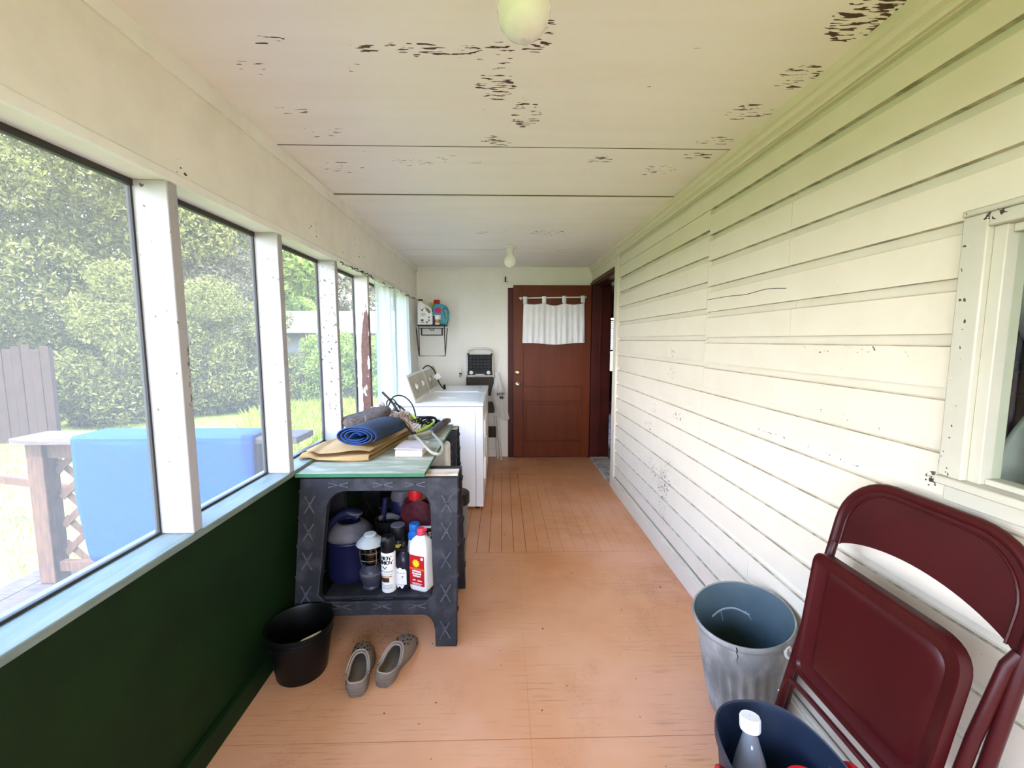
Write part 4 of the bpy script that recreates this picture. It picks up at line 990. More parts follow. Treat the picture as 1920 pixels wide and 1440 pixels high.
for k_, z in prof:
    for i in range(n):
        a = 2*PI*i/n; e = 2/ (5.0 if k_ > .6 else 2.3)
        c, s = math.cos(a), math.sin(a)
        dent = 1-.006*math.cos(z*2*PI/.045) if .02 < z < .2 else 1
        vs.append((.049*k_*abs(c)**e*(1 if c > 0 else -1), .040*k_*abs(s)**e*(1 if s > 0 else -1)*(dent if abs(c) > .8 else 1), z))
for j in range(len(prof)-1):
    for i in range(n): fs.append((j*n+i, j*n+(i+1) % n, (j+1)*n+(i+1) % n, (j+1)*n+i))
fs += [tuple(range(n-1, -1, -1)), tuple((len(prof)-1)*n+i for i in range(n))]
q.add(vs, fs).build('body', M_WHITEPL, wj, angle=50)
q = MB(); q.lathe([(.020, .266), (.021, .270), (.019, .276), (.019, .292), (.016, .298), (.001, .299)], 24); q.tube(smooth_path([(.016, 0, .294), (.028, 0, .299), (.031, 0, .292), (.022, 0, .288)], 4), .003, 6); q.build('cap', M_PINKRED, wj)
FY = -.0407
MB().box((-.040, FY-.0006, .030), (.040, FY+.002, .178)).build('red_label', M_LABELR, wj)
q = MB(); q.box((-.040, FY-.0009, .108), (.040, FY, .117)); q.build('orange_stripe', M_ORANGE, wj)
q = MB(); st = [((.022 if k % 2 == 0 else .015)*math.cos(2*PI*k/20), (.022 if k % 2 == 0 else .015)*math.sin(2*PI*k/20), 0) for k in range(20)]
q.add(st, [tuple(range(20))], M=TR(-.004, FY-.0010, .140) @ RX(PI/2)); q.build('yellow_burst', M_YPRINT, wj, smooth=False)
q = MB(); q.lathe([(.001, 0), (.007, 0)], 16, M=TR(.029, FY-.0011, .166) @ RX(PI/2))
rj = random.Random(3)
for z, h_, ws in ((.101, .009, (.05,)), (.089, .009, (.052,)), (.077, .008, (.044,)), (.056, .006, (.02, .028)), (.041, .004, (.055,)), (.035, .003, (.05,))):
    x_ = -sum(ws)/2
    for w_ in ws:
        k = 0.0
        while k < w_-.004:
            g_ = rj.uniform(.004, .008); q.cbox((x_+k+g_/2, FY-.0010, z+rj.uniform(-.001, .001)), (g_*.8, .0004, h_*rj.uniform(.7, 1))); k += g_
        x_ += w_+.006
q.build('white_lettering', M_LABELW, wj, smooth=False)
bgm = MB(); bgm.grid(lambda u, v: ((.092+.012*math.sin(7*u*2*PI/2+3*v)*.6)*math.cos(2*PI*u)*(1-.45*max(0, v-.75)*3*.8), (.032+.007*math.sin(4*PI*u+5*v))*math.sin(2*PI*u)*(1-.3*max(0, v-.8)*3), .36*v+.014*math.sin(6*PI*u)*v), 60, 26, cu=True)
mb_ = bgm.build('woven_bag', M_BAG, None, loc=(-.436, 2.150, TZ+.002)); tag(mb_, 'maroon woven bag standing at the back right of the tray', 'bag')
q = MB(); q.cbox((.055, -.046, .236), (.085, .0006, .012)); q.text('EASY', .034, .0006, M=TR(.055, -.047, .195) @ RX(PI/2), bold=.001); q.build('lettering', M_LABELW, mb_, smooth=False)
rc = MB().lathe([(.001, 0), (.034, 0), (.034, .075), (.028, .085), (.001, .087)], 24).build('red_canister', M_RED, None, loc=(-.450, 2.150, TZ+.372), rot=(0, .0, 0)); tag(rc, 'red canister end showing above the maroon bag', 'canister')

# ================================================================ FLOOR THINGS BY THE LEFT WALL
fp_ = thing('plant_pot', 'black plastic plant pot on the floor by the green wall', 'plant pot', (-.856, 1.712, .001))
MB().lathe([(.001, 0), (.098, 0), (.100, .004), (.126, .172), (.131, .174), (.131, .182), (.128, .184), (.132, .187), (.132, .196), (.129, .198), (.133, .201), (.134, .212), (.130, .214), (.126, .205), (.122, .172), (.096, .006), (.001, .006)], 48).build('pot', M_BLACKPOT, fp_)
q = MB(); q.add([(-.04, -.075, .150), (.02, -.055, .158), (.075, -.02, .170), (.083, .0, .196), (.02, -.035, .182)], [(0, 1, 4), (1, 2, 3, 4)]); o = q.build('paper_scrap', M_LABELW, None, loc=(-.842, 1.692, -.005), solid=.0008); tag(o, 'white paper scrap inside the black pot', 'paper')
o = MB().box((-.16, -.07, 0), (.16, .07, .725)).build('white_bin', M_WHITEPL, None, loc=(-.510, 2.79, .001), bevel=.025, seg=4); tag(o, 'tall white plastic bin under the green board between the sawhorses', 'bin')
gb = thing('waste_bin', 'small grey waste bin between the two sawhorses', 'bin', (-.312, 2.575, .001))
MB().lathe([(.001, 0), (.075, 0), (.078, .004), (.102, .44), (.106, .442), (.106, .452), (.102, .454), (.098, .445), (.073, .006), (.001, .006)], 36).build('bin', M_BINGREY, gb)
MB().lathe([(.1035, .395), (.1085, .398), (.1085, .456), (.100, .458)], 36).build('black_liner_edge', M_BLACKPL, gb)

# ---- clogs
def clog(loc, rz, mir, label):
    t = thing('clog', label, 'clog', loc, (0, 0, rz), group=None)
    def base(a):      # sole outline, a=0 at toe (+y)
        y = .143*math.cos(a); w = .049 if math.cos(a) > 0 else .037
        wv = (.049+.007*math.cos(a)-.012*math.exp(-((math.cos(a)+.25)/.35)**2))
        s = math.sin(a); x = wv*1.06*abs(s)**(.60 if math.cos(a) > 0 else .50)*(1 if s > 0 else -1) + .012*max(0, math.cos(a))**2*mir
        return Vector((x, y, 0))
    def rim(a):
        y = -.066+.067*math.cos(a); s = math.sin(a)
        x = .0375*abs(s)**(.70 if math.cos(a) > 0 else .55)*(1 if s > 0 else -1)*(1-.10*math.cos(a)) + .003*mir
        h = .056+.026*max(0, math.cos(a))**1.2 - .006*math.exp(-((math.cos(a)+.2)/.4)**2)
        return Vector((x, y, h))
    def surf(u, v):
        a = 2*PI*u; B = base(a); O = rim(a)
        c = max(0, math.cos(a)); 
        hz = 1-math.cos(v*PI/2); vz = math.sin(v*PI/2)
        k = .35+.65*c
        hz = hz*k+v*(1-k)*0.9 + (1-k)*.1*v*v; vz = vz*k + v*(1-k)
        p = B.lerp(O, hz); bul = math.sin(PI*v)*(.008)*(1-c)
        d = Vector((B.x-O.x*.5, (B.y-O.y)*.5, 0)); 
        if d.length > 1e-6: d.normalize()
        p += d*bul; p.z = O.z*vz
        rid = .0012*math.sin(v*34)*(1-c)*(v < .65)
        p += d*rid
        return tuple(p)
    MB().grid(surf, 72, 26, cu=True).build('upper', M_CLOG, t, solid=.007, soff=-1, angle=60)
    n = 48; MB().add([tuple(base(2*PI*i/n)*.985) for i in range(n)]+[tuple(base(2*PI*i/n)*.93+Vector((0, 0, .020))) for i in range(n)], [tuple(range(n)), tuple(range(n, 2*n))]+[(i, (i+1) % n, n+(i+1) % n, n+i) for i in range(n)]).build('footbed', M_CLOG, t)
    MB().tube([rim(2*PI*i/60) for i in range(60)], .0034, 8, closed=True).build('rim_trim', M_CLOGTRIM, t)
    st = []
    for i in range(33):
        a = math.radians(-112+224*i/32); O = rim(a); q = Vector((O.x*1.20, O.y+.007*max(0, math.cos(a))+.002, O.z+.005))
        st.append(q)
    MB().tube(st, .0034, 8).build('strap', M_CLOGTRIM, t)
    for s in (1, -1):
        p = st[0] if s > 0 else st[-1]
        MB().sphere(tuple(p), .0055, 12).build('strap_rivet', M_CLOG, t)
    vh = MB()
    for v, L in ((.86, (-.55, -.20, .20, .55)), (.74, (-.72, -.40, 0, .40, .72)), (.62, (-.55, -.20, .20, .55)), (.50, (-.38, 0, .38)), (.22, (-.75, -.45, .45, .75))):
        for a in L:
            u = (a/(2*PI)) % 1.0; p = Vector(surf(u, v)); e = 1e-3
            n_ = (Vector(surf((u+e) % 1, v))-p).cross(Vector(surf(u, v+e))-p); n_.normalize()
            if n_.z < 0 and n_.y < .3: n_ = -n_
            if n_.z < -.2: n_ = -n_
            R = n_.to_track_quat('Z', 'Y').to_matrix().to_4x4(); 
            vh.lathe([(.001, .0014), (.0036, .0014), (.0048, -.001)], 10, M=Matrix.Translation(p) @ R)
    vh.build('vent_holes', M_HOLE, t)
clog((-.600, 1.700, .0005), .16, -1, 'left clog of the taupe pair on the orange floor')
clog((-.462, 1.745, .0005), -.20, 1, 'right clog of the taupe pair, nearer the sawhorse foot')

# ================================================================ RIGHT SIDE: CAN, TUB, CHAIR
gc = thing('trash_can', 'scuffed grey ribbed plastic trash can with a cracked rim by the siding wall', 'trash can', (0, 0, 0))
cB, cT, cH = Vector((.925, 1.47, 0)), Vector((.872, 1.440, .415)), .415
def canpt(r, z, a):
    t = z/cH; c = cB.lerp(cT, t)
    zz = z - t*r*(math.cos(a)*(-.16)) *1.0 - t*r*math.sin(a)*(-.10)
    return (c.x+r*math.cos(a)*(1+.0*t), c.y+r*math.sin(a), zz)
def canshell(prof, n=120, rib=True):
    vs = []; fs = []
    for r, z in prof:
        for k in range(n):
            a = 2*PI*k/n; rr = r
            if rib and .03 < z < .30: rr += .0042*math.sin(26*a)*min(1, (z-.03)/.03)*min(1, (.30-z)/.03)
            vs.append(canpt(rr, z, a))
    for j in range(len(prof)-1):
        for k in range(n): fs.append((j*n+k, j*n+(k+1) % n, (j+1)*n+(k+1) % n, (j+1)*n+k))
    return vs, fs
q = MB(); p_ = [(.001, .0), (.118, .0), (.125, .012)]+[(.126+.030*z/.4, z) for z in (.03, .06, .10, .15, .20, .25, .30, .33, .36, .385)]+[(.160, .388), (.165, .392), (.167, .402), (.168, .412), (.165, .418), (.160, .416)]
q.add(*canshell(p_)); q.build('outer_shell', M_GREYCAN, gc, angle=50)
q = MB(); q.add(*canshell([(.160, .416), (.152, .400), (.143, .33), (.133, .20), (.120, .05), (.112, .012), (.001, .010)], rib=False)); q.build('inner_shell', M_GREYCANIN, gc, angle=60)
# handle lugs, crack, scratches
q = MB()
for a in (-.25,):
    q.tube(smooth_path([canpt(.160, .372, a-.22), canpt(.186, .366, a-.14), canpt(.190, .362, a), canpt(.186, .366, a+.14), canpt(.160, .372, a+.22)], 4), .006, 8)
q.build('side_handle', M_GREYCAN, gc)
q = MB(); a0 = -2.18
cr_ = [(.1688, .416, 0), (.168, .404, .015), (.1645, .39, 0), (.159, .37, .02), (.158, .35, -.01), (.157, .33, .0)]
w_ = [.012, .011, .010, .008, .005, .001]
vs = []
for (r, z, da), w in zip(cr_, w_): vs += [canpt(r+.0012, z, a0+da-w), canpt(r+.0012, z, a0+da+w)]
q.add(vs, [(2*i, 2*i+1, 2*i+3, 2*i+2) for i in range(len(cr_)-1)]); q.build('crack', M_HOLE, gc)
q = MB(); a0 = -1.15
vs = [canpt(.1645, .375+.022*math.sin(t*.9), a0+.05*math.cos(t)*1.5) for t in np.linspace(0, 2*PI, 9)[:-1]]
q.tube(smooth_path(vs, 3, True)[:22], .005, 6); q.build('broken_handle_lug', M_WHITEPL, gc)
q = MB(); q.tube(smooth_path([canpt(.1405, .30, 1.95), canpt(.1410, .318, 1.6), canpt(.1415, .32, 1.25), canpt(.140, .305, .9)], 5), .0035, 6); q.tube([canpt(.1410, .318, 1.65), canpt(.138, .27, 1.60)], .0015, 6); q.tube([canpt(.141, .315, 1.0), canpt(.138, .29, .85)], .0015, 6)
q.build('inner_scratch', mat('pale_scratch', (150, 162, 170), .6), gc)

tb_ = thing('storage_tub', 'dark slate blue tub with red handles in front of the folding chair', 'tub', (.682, .880, .001))
def tubring(k, z, e=2.6, n=96):
    out = []
    for i in range(n):
        a = 2*PI*i/n; c, s = math.cos(a), math.sin(a)
        out.append((.140*k*abs(c)**(2/e)*(1 if c > 0 else -1), .215*k*abs(s)**(2/e)*(1 if s > 0 else -1), z))
    return out
def tubshell(mb, prof):
    n = 96; vs = []; fs = []
    for k, z in prof: vs += tubring(k, z)
    for j in range(len(prof)-1):
        for i in range(n): fs.append((j*n+i, j*n+(i+1) % n, (j+1)*n+(i+1) % n, (j+1)*n+i))
    mb.add(vs, fs)
q = MB(); tubshell(q, [(.01, 0), (.70, 0), (.74, .008), (.80, .10), (.90, .26), (.955, .355), (.985, .360), (1.0, .366), (1.0, .384), (.985, .390), (.965, .387)]); q.build('outer_shell', M_TUB, tb_, angle=60)
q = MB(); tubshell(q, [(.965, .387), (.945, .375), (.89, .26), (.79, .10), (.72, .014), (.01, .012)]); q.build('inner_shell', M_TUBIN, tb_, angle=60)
for s in (-1, 1):
    q = MB(); x = s*.137
    q.tube(smooth_path([(x*.96, -.055, .34), (x*1.10, -.055, .352), (x*1.20, -.03, .372), (x*1.2, .03, .372), (x*1.10, .055, .352), (x*.96, .055, .34)], 6), .008, 10)
    q.build('rope_handle', M_RED, tb_)
bt = thing('plastic_bottle', 'clear plastic bottle with white cap leaning inside the blue tub', 'bottle', (.642, .955, .018), (-.175, .04, 0)); bt.scale = (1.32, 1.32, 1.30)
MB().lathe([(.001, .004), (.020, 0), (.034, .006), (.036, .02), (.036, .17), (.034, .19), (.026, .225), (.017, .255), (.0135, .268), (.0135, .285)], 36, mod=lambda a, r, z: r*(1+.03*math.cos(5*a)*(1 if .02 < z < .06 else 0))).build('bottle_body', M_PET, bt)
MB().lathe([(.0185, .278), (.0192, .281), (.0192, .300), (.0175, .304), (.001, .304)], 30, mod=lambda a, r, z: r*(1+.012*math.cos(40*a))).build('cap', M_WHITEPL, bt)
rl = thing('red_container', 'red plastic container inside the blue tub at the bottom edge', 'container', (.738, .903, .016))
MB().lathe([(.001, .0), (.040, 0), (.042, .006), (.050, .30), (.054, .302), (.054, .316), (.048, .314), (.040, .01), (.001, .01)], 36).build('cup', M_RED, rl)

ch = thing('folding_chair', 'maroon metal folding chair, folded and leaning against the siding wall', 'chair', (.800, .950, 0))
S_ = Vector((.215, 0, .985)).normalized(); A_ = Vector((0, -1, 0)); N_ = A_.cross(S_)
Mc = Matrix((( *A_, 0), (*S_, 0), (*N_, 0), (0, 0, 0, 1))).transposed()
def chp(name, mb, m=None, **kw): 
    o = MB(); o.add(mb.v, mb.f, 0, Mc); return o.build(name, m or M_MAROON, ch, **kw)
hw, top, rc_ = .232, 1.034, .135
bp = [(-hw, .016, 0), (-hw, .30, 0), (-hw, .6, 0), (-hw, top-rc_, 0)] + [(-hw+rc_-rc_*math.cos(math.radians(a)), top-rc_+rc_*math.sin(math.radians(a)), 0) for a in range(10, 91, 10)]
bp = bp + [(-x, y, z) for x, y, z in reversed(bp)]
chp('back_frame', MB().tube(bp, .0125, 14))
inn = .008; hb = hw-.006
pl = [(-hb, .822)] + [(-hb, top-rc_)] + [(-hb+rc_-rc_*math.cos(math.radians(a)), top-rc_+(rc_-.004)*math.sin(math.radians(a))) for a in range(10, 91, 10)]
pl = pl + [(-x, y) for x, y in reversed(pl)]
bot = [(hb-2*hb*i/24, .822+.060*(1-(1-2*i/24)**2)**.8) for i in range(1, 24)]
q = MB(); q.prism([pl+bot], .004, M=TR(0, 0, .004)); chp('backrest', q)
q = MB(); bd_ = [(-hb+.022, .835, .0075)]+[(-hb+.022, top-rc_, .0075)]+[(-hb+rc_-(rc_-.022)*math.cos(math.radians(a)), top-rc_+(rc_-.022)*math.sin(math.radians(a)), .0075) for a in range(10, 91, 10)]
bd_ = bd_+[(-x, y, z) for x, y, z in reversed(bd_)]
q.tube(bd_, .003, 6); chp('backrest_bead', q)
# seat pan hinged slightly away from the frame
Ms = TR(.005, .452, .030) @ RX(math.radians(4.0))
def seat_outline(ins, n=7):
    P = [(-.185+ins, ins), (.190-ins, ins), (.205-ins, .360-ins), (-.200+ins, .360-ins)]
    R = [.035, .06, .075, .04]; out = []
    for i in range(4):
        p = Vector(P[i]).to_3d(); a = (Vector(P[i-1]).to_3d()-p).normalized(); b = (Vector(P[(i+1) % 4]).to_3d()-p).normalized(); r = max(.01, R[i]-ins*.6)
        p0 = p+a*r; p2 = p+b*r
        for k in range(n+1):
            t = k/n; w = (1-t)**2*p0+2*t*(1-t)*p+t*t*p2; out.append((w.x, w.y))
    return out
q = MB(); q.prism([seat_outline(0)], .003, M=Ms); q.prism([seat_outline(0), seat_outline(.004)], .026, M=Ms @ TR(0, 0, .013)); 
# stepped pressed pan
vs = []; fs = []; lv = [(.002, .0255), (.008, .025), (.012, .017), (.030, .010), (.040, .0085), (.046, .012), (.06, .013)]
n = len(seat_outline(0))
for ins, z in lv: vs += [(x, y, z) for x, y in seat_outline(ins)]
for j in range(len(lv)-1):
    for i in range(n): fs.append((j*n+i, j*n+(i+1) % n, (j+1)*n+(i+1) % n, (j+1)*n+i))
fs.append(tuple((len(lv)-1)*n+i for i in range(n)))
q.add(vs, fs, M=Ms); chp('seat', q, angle=28)
for s in (-1, 1):
    q = MB(); q.tube([(s*.214, .016, .035), (s*.214, .30, .030), (s*.216, .64, .022), (s*.220, .80, .012), (s*.226, .83, .004)], .0115, 12); chp('front_leg', q)
    q = MB(); q.tube([(s*.232, .0, .0), (s*.232, .03, .0)], .015, 12); q.tube([(s*.214, .0, .036), (s*.214, .03, .035)], .0145, 12); chp('rubber_foot', q, M_BLACKPL)
    for M__ in (TR(s*.244, .60, 0), TR(s*.225, .34, .03)):
        q = MB(); q.lathe([(.001, 0), (.006, 0), (.007, .002), (.004, .005), (.001, .0055)], 10, M=M__ @ RY(s*PI/2)); chp('rivet', q, M_CHROME)
q = MB(); q.tube(smooth_path([(-.212, .345, .034), (-.206, .385, .036), (-.178, .405, .034), (0, .408, .032), (.178, .405, .034), (.206, .385, .036), (.212, .345, .034)], 6), .0075, 10); chp('cross_bar', q)
q = MB(); q.tube([(-.232, .12, 0), (.232, .12, 0)], .008, 10); chp('rear_cross_bar', q)

# things seen through the side window
M_DRAPE = mat('grey_white_drape', (206, 210, 204), .9, bump=.2)
dp = MB().grid(lambda u, v: (1.30+.03*math.sin(14*u+4*v), 1.068-.55*u-.045*math.exp(-((v-.46)/.16)**2)+.012*math.sin(11*v), .98+.70*v), 50, 40).build('window_drape', M_DRAPE, None, solid=.003)
tag(dp, 'grey white drape hanging inside the side window', 'drape')
cbn = thing('wooden_cabinet', 'brown wooden cabinet standing behind the glass of the side window', 'cabinet', (1.75, 1.1, -.005))
MB().box((-.25, -.5, 0), (.25, .5, 1.32)).build('carcass', mat('brown_cabinet_wood', (104, 62, 40), .5), cbn, bevel=.01)
for s in (-1, 1): MB().box((-.262, s*.245-.235, .08), (-.25, s*.245+.235, 1.25)).build('door', mat('brown_cabinet_door', (116, 70, 44), .45), cbn, bevel=.004)
# kitchen table and chair seen through the doorway slit
kt = thing('table', 'pale topped table beyond the open doorway', 'table', (2.05, 7.6, -.005))
MB().box((-.45, -.35, .70), (.45, .35, .73)).build('tabletop', mat('pinkish_tabletop', (222, 180, 158), .4), kt, bevel=.006)
for sx in (-1, 1):
    for sy in (-1, 1): MB().box((sx*.40-.025, sy*.30-.025, 0), (sx*.40+.025, sy*.30+.025, .70)).build('leg', M_DIM2, kt)
kc = thing('dining_chair', 'dark chair by the table beyond the open doorway', 'chair', (1.82, 6.95, -.005))
MB().box((-.2, -.2, .43), (.2, .2, .46)).build('seat', M_BLACKPL, kc, bevel=.01); MB().box((-.2, -.2, .46), (.2, -.175, .92)).build('backrest', M_BLACKPL, kc, bevel=.01)
for sx in (-1, 1):
    for sy in (-1, 1): MB().box((sx*.18-.015, sy*.18-.015, 0), (sx*.18+.015, sy*.18+.015, .43)).build('leg', M_BLACKPL, kc)

# ================================================================ OUTSIDE
GZ = -.45
gm_, gt, gb_ = base_mat('lawn_soil')
gn = gt.step(gt.noise(gt.coord((1, 1, 1)), 2.2, 6.0, .65), .35, .65)
gt.l.new(gt.mix(gn, lin((84, 100, 22)), lin((116, 124, 40))), gb_.inputs['Base Color']); gb_.inputs['Roughness'].default_value = .9
g = MB().grid(lambda u, v: (-40+80*u, -40+100*v, GZ-.02*math.sin(7*u+3*v)), 30, 30).build('ground', gm_); struct(g)
dk = MB()
x = -1.14
while x > -2.76:
    dk.box((x-.138, -2.0, -.035), (x, 2.56, 0)); x -= .143
dk.box((-2.76, 2.50, -.20), (-1.14, 2.54, -.036)); dk.box((-2.76, -2.0, -.20), (-2.72, 2.54, -.036))
struct(dk.build('deck', M_DECK, smooth=False, bevel=.003))
for i, (px, py) in enumerate(((-2.70, 2.46), (-1.9, 2.46), (-2.70, 0.2), (-2.70, -1.9))):
    pass
rl_ = thing('deck_railing', 'weathered wooden deck railing with lattice and a wide cap', 'railing', (-1.90, 2.44, .0))
MB().box((-.765, -.045, .001), (-.675, .045, .828)).build('post', M_RAILW, rl_, bevel=.005)
MB().box((.555, -.045, .001), (.645, .045, .828)).build('post', M_RAILW, rl_, bevel=.005)
MB().box((-.79, -.095, .829), (.765, .115, .866)).build('cap_rail', M_RAILCAP, rl_, bevel=.004)
MB().box((-.675, -.018, .735), (.555, .020, .826)).build('top_rail', M_RAILW, rl_, bevel=.003); MB().box((-.675, -.018, .06), (.555, .020, .12)).build('bottom_rail', M_RAILW, rl_, bevel=.003)
q = MB(); zz0, zz1, xx0, xx1 = .10, .76, -.675, .555
for sg, yy in ((1, .024), (-1, .033)):
    c = -1.2
    while c < 2.4:
        # line x = xx0 + c + sg*(z - zz0)
        pts_ = []
        for z in np.linspace(zz0, zz1, 40):
            xq = xx0+c+sg*(z-zz0)
            if xx0 <= xq <= xx1: pts_.append((xq, yy, z))
        if len(pts_) > 2: q.bar(pts_[0], pts_[-1], .008, .038, up=(1, 0, 0)) if False else q.bar(pts_[0], pts_[-1], .036, .008, up=(0, 1, 0))
        c += .165
q.build('lattice', M_RAILW, rl_)
def matp(s):      # profile over the cap: front bottom -> top -> back
    P = [(-.112, .165), (-.108, .50), (-.104, .80), (-.100, .862), (-.088, .872), (0, .872), (.108, .873), (.122, .866), (.126, .80), (.130, .55)]
    k = s*(len(P)-1); i = min(int(k), len(P)-2); f = k-i
    return (P[i][0]+(P[i+1][0]-P[i][0])*f, P[i][1]+(P[i+1][1]-P[i][1])*f)
def matfn(u, v):
    y, z = matp(v); x = -.448+.985*u
    if v < .12: x += max(0, .06-u)*1.2*(1-v/.12)*.6; z += (.055*max(0, 1-u/.07))*(1-v/.12)
    return (x, y+.004*math.sin(9*u+8*v)*(v < .3), z)
mm = MB().grid(matfn, 40, 64).build('foam_mat', M_MATSKY, None, loc=(-1.90, 2.44, 0), solid=.007, soff=1); tag(mm, 'bright blue foam mat draped over the deck railing', 'mat')
lr = thing('low_wooden_rail', 'low dark wooden rail in the lawn behind the deck post', 'rail', (-4.7, 4.0, GZ))
MB().bar((-1.6, 0, .79), (1.1, 0, .40), .05, .07).build('rail', M_RAILW, lr)
for x, z in ((-1.5, .75), (-.3, .58), (1.0, .40)): MB().box((x-.04, -.04, -.05), (x+.04, .04, z)).build('post', M_RAILW, lr)
# fence
fn = thing('wooden_fence', 'brown board fence at the left edge of the yard', 'fence', (-9.45, 7.6, GZ), (0, 0, .12))
q = MB()
for i in range(22):
    x = -1.75+i*.145; q.box((x, -.012+.006*(i % 2), -.05), (x+.138, .012+.006*(i % 2), 1.74+.05*math.sin(i*2.1)))
q.build('boards', M_FENCE, fn)
for x in (-1.6, 0, 1.35): MB().box((x-.05, .02, -.05), (x+.05, .12, 1.70)).build('post', M_FENCE, fn)
for z in (.4, 1.4): MB().box((-1.75, .02, z), (1.42, .055, z+.09)).build('rail', M_FENCE, fn)
# shed with white roof
sd_ = thing('shed', 'small shed with white metal roof beyond the bushes', 'shed', (-5.7, 15.0, GZ))
MB().box((-2.2, -1.5, 0), (2.2, 1.5, 2.15)).build('walls', M_SHEDWALL, sd_)
q = MB(); q.add([(-2.6, -2.0, 2.10), (2.6, -2.0, 2.10), (2.6, 0, 2.85), (-2.6, 0, 2.85), (-2.6, 2.0, 2.10), (2.6, 2.0, 2.10)], [(0, 1, 2, 3), (3, 2, 5, 4)]); q.build('roof', M_TINROOF, sd_, solid=.05)
MB().box((-.4, -1.53, .02), (.4, -1.5, 1.95)).build('door', M_BARK, sd_)

def foliage_mesh(name, blobs, n, size, m, seed, droop=0.0):
    """blobs: (cx,cy,cz,rx,ry,rz); leaves scattered through each blob, denser near its skin"""
    rg = np.random.default_rng(seed); bl = np.array(blobs)
    w = bl[:, 3]*bl[:, 4]+bl[:, 5]*bl[:, 3]; w = w/w.sum()
    idx = rg.choice(len(bl), n, p=w)
    d = rg.normal(size=(n, 3)); d /= np.linalg.norm(d, axis=1)[:, None]
    r = rg.uniform(.55, 1.02, n)**.6
    C = bl[idx, :3]+d*bl[idx, 3:6]*r[:, None]
    a = rg.normal(size=(n, 3)); a += d*.6; a /= np.linalg.norm(a, axis=1)[:, None]
    b = np.cross(a, rg.normal(size=(n, 3))); b /= np.linalg.norm(b, axis=1)[:, None]
    c = np.cross(a, b)
    s = size*rg.uniform(.55, 1.25, n)[:, None]
    L = b*s; Wd = c*s*.34
    V = np.stack([C-L, C+Wd-L*.1, C+L, C-Wd-L*.1], 1).reshape(-1, 3)
    V[:, 2] = np.maximum(V[:, 2], .01)
    me = bpy.data.meshes.new(name); me.vertices.add(4*n); me.vertices.foreach_set('co', V.ravel())
    me.loops.add(4*n); me.loops.foreach_set('vertex_index', np.arange(4*n)); me.polygons.add(n)
    me.polygons.foreach_set('loop_start', np.arange(n)*4); me.update(); me.materials.append(m); me.validate()
    return me
def crown(rg, h, r, base, k):
    out = []
    for i in range(k):
        t = rg.uniform(0, 1); z = base+(h-base)*t
        rr = r*(math.sin(PI*(.12+.80*t))**.7)
        a = rg.uniform(0, 2*PI); q = rr*rg.uniform(.25, .8)
        s = r*rg.uniform(.28, .48)
        out.append((q*math.cos(a), q*math.sin(a), max(s*.75, z-s*.3), s, s, s*.8))
    return out
def tree(name, label, cat, loc, h, r, base, k, n, size, m, seed, group=None, moss=0):
    t = thing(name, label, cat, loc, (0, 0, seed*1.7), group)
    rg = random.Random(seed)
    bl = crown(rg, h, r, base, k)
    tr_ = MB(); tp_ = h*.6
    tr_.tube(smooth_path([(0, 0, -.05), (.05*r, .02, tp_*.3), (-.04*r, .05*r, tp_*.7), (.02, 0, tp_)], 4), .1, 8, radii=[h*.022*(1-.75*i/12) for i in range(13)])
    for c in bl[:6]:
        tr_.tube([(0, 0, tp_*.45), ((c[0])*.5, c[1]*.5, tp_*.5+(c[2]-tp_*.5)*.6), (c[0], c[1], c[2])], .03, 6, radii=[h*.010, h*.007, h*.003])
    tr_.build('trunk', M_BARK, t)
    o = bpy.data.objects.new('foliage', foliage_mesh('foliage', bl, n, size, m, seed)); COL.objects.link(o); o.parent = t
    if moss:
        q = MB()
        for i in range(moss):
            c = rg.choice(bl); a = rg.uniform(0, 2*PI); x = c[0]+c[3]*.8*math.cos(a); y = c[1]+c[4]*.8*math.sin(a); L = rg.uniform(.5, 1.5)
            z = c[2]-c[5]*.3
            if z-L < .5: continue
            q.tube([(x, y, z), (x+rg.uniform(-.04, .04), y, z-L*.5), (x+rg.uniform(-.06, .06), y, z-L)], .03, 5, radii=[.02, .05, .008])
        q.build('hanging_moss', M_LEAF_C, t)
    return t
BUSH = [(-11.6, 8.6, 3.2, 2.0, 'grey green bush rising directly behind the brown fence'), (-8.6, 9.8, 3.4, 1.6, 'rounded olive bush just right of the brown fence'), (-7.4, 10.9, 3.2, 1.5, 'olive bush behind the left half of the blue mat'),
        (-6.2, 11.2, 2.6, 1.3, 'olive bush seen between the first two porch posts'), (-4.75, 11.6, 1.95, 1.1, 'low bright bush below the white shed roof'), (-3.5, 12.2, 1.95, 1.1, 'low bright bush seen past the peeling post')]
for i, (x, y, h, r, lb) in enumerate(BUSH):
    tree('bush', lb, 'bush', (x, y, GZ), h, r, .1, 26, 26000, .050, M_LEAF_B if i >= 4 else M_LEAF_A, 11+i, 'bushes along the edge of the lawn')
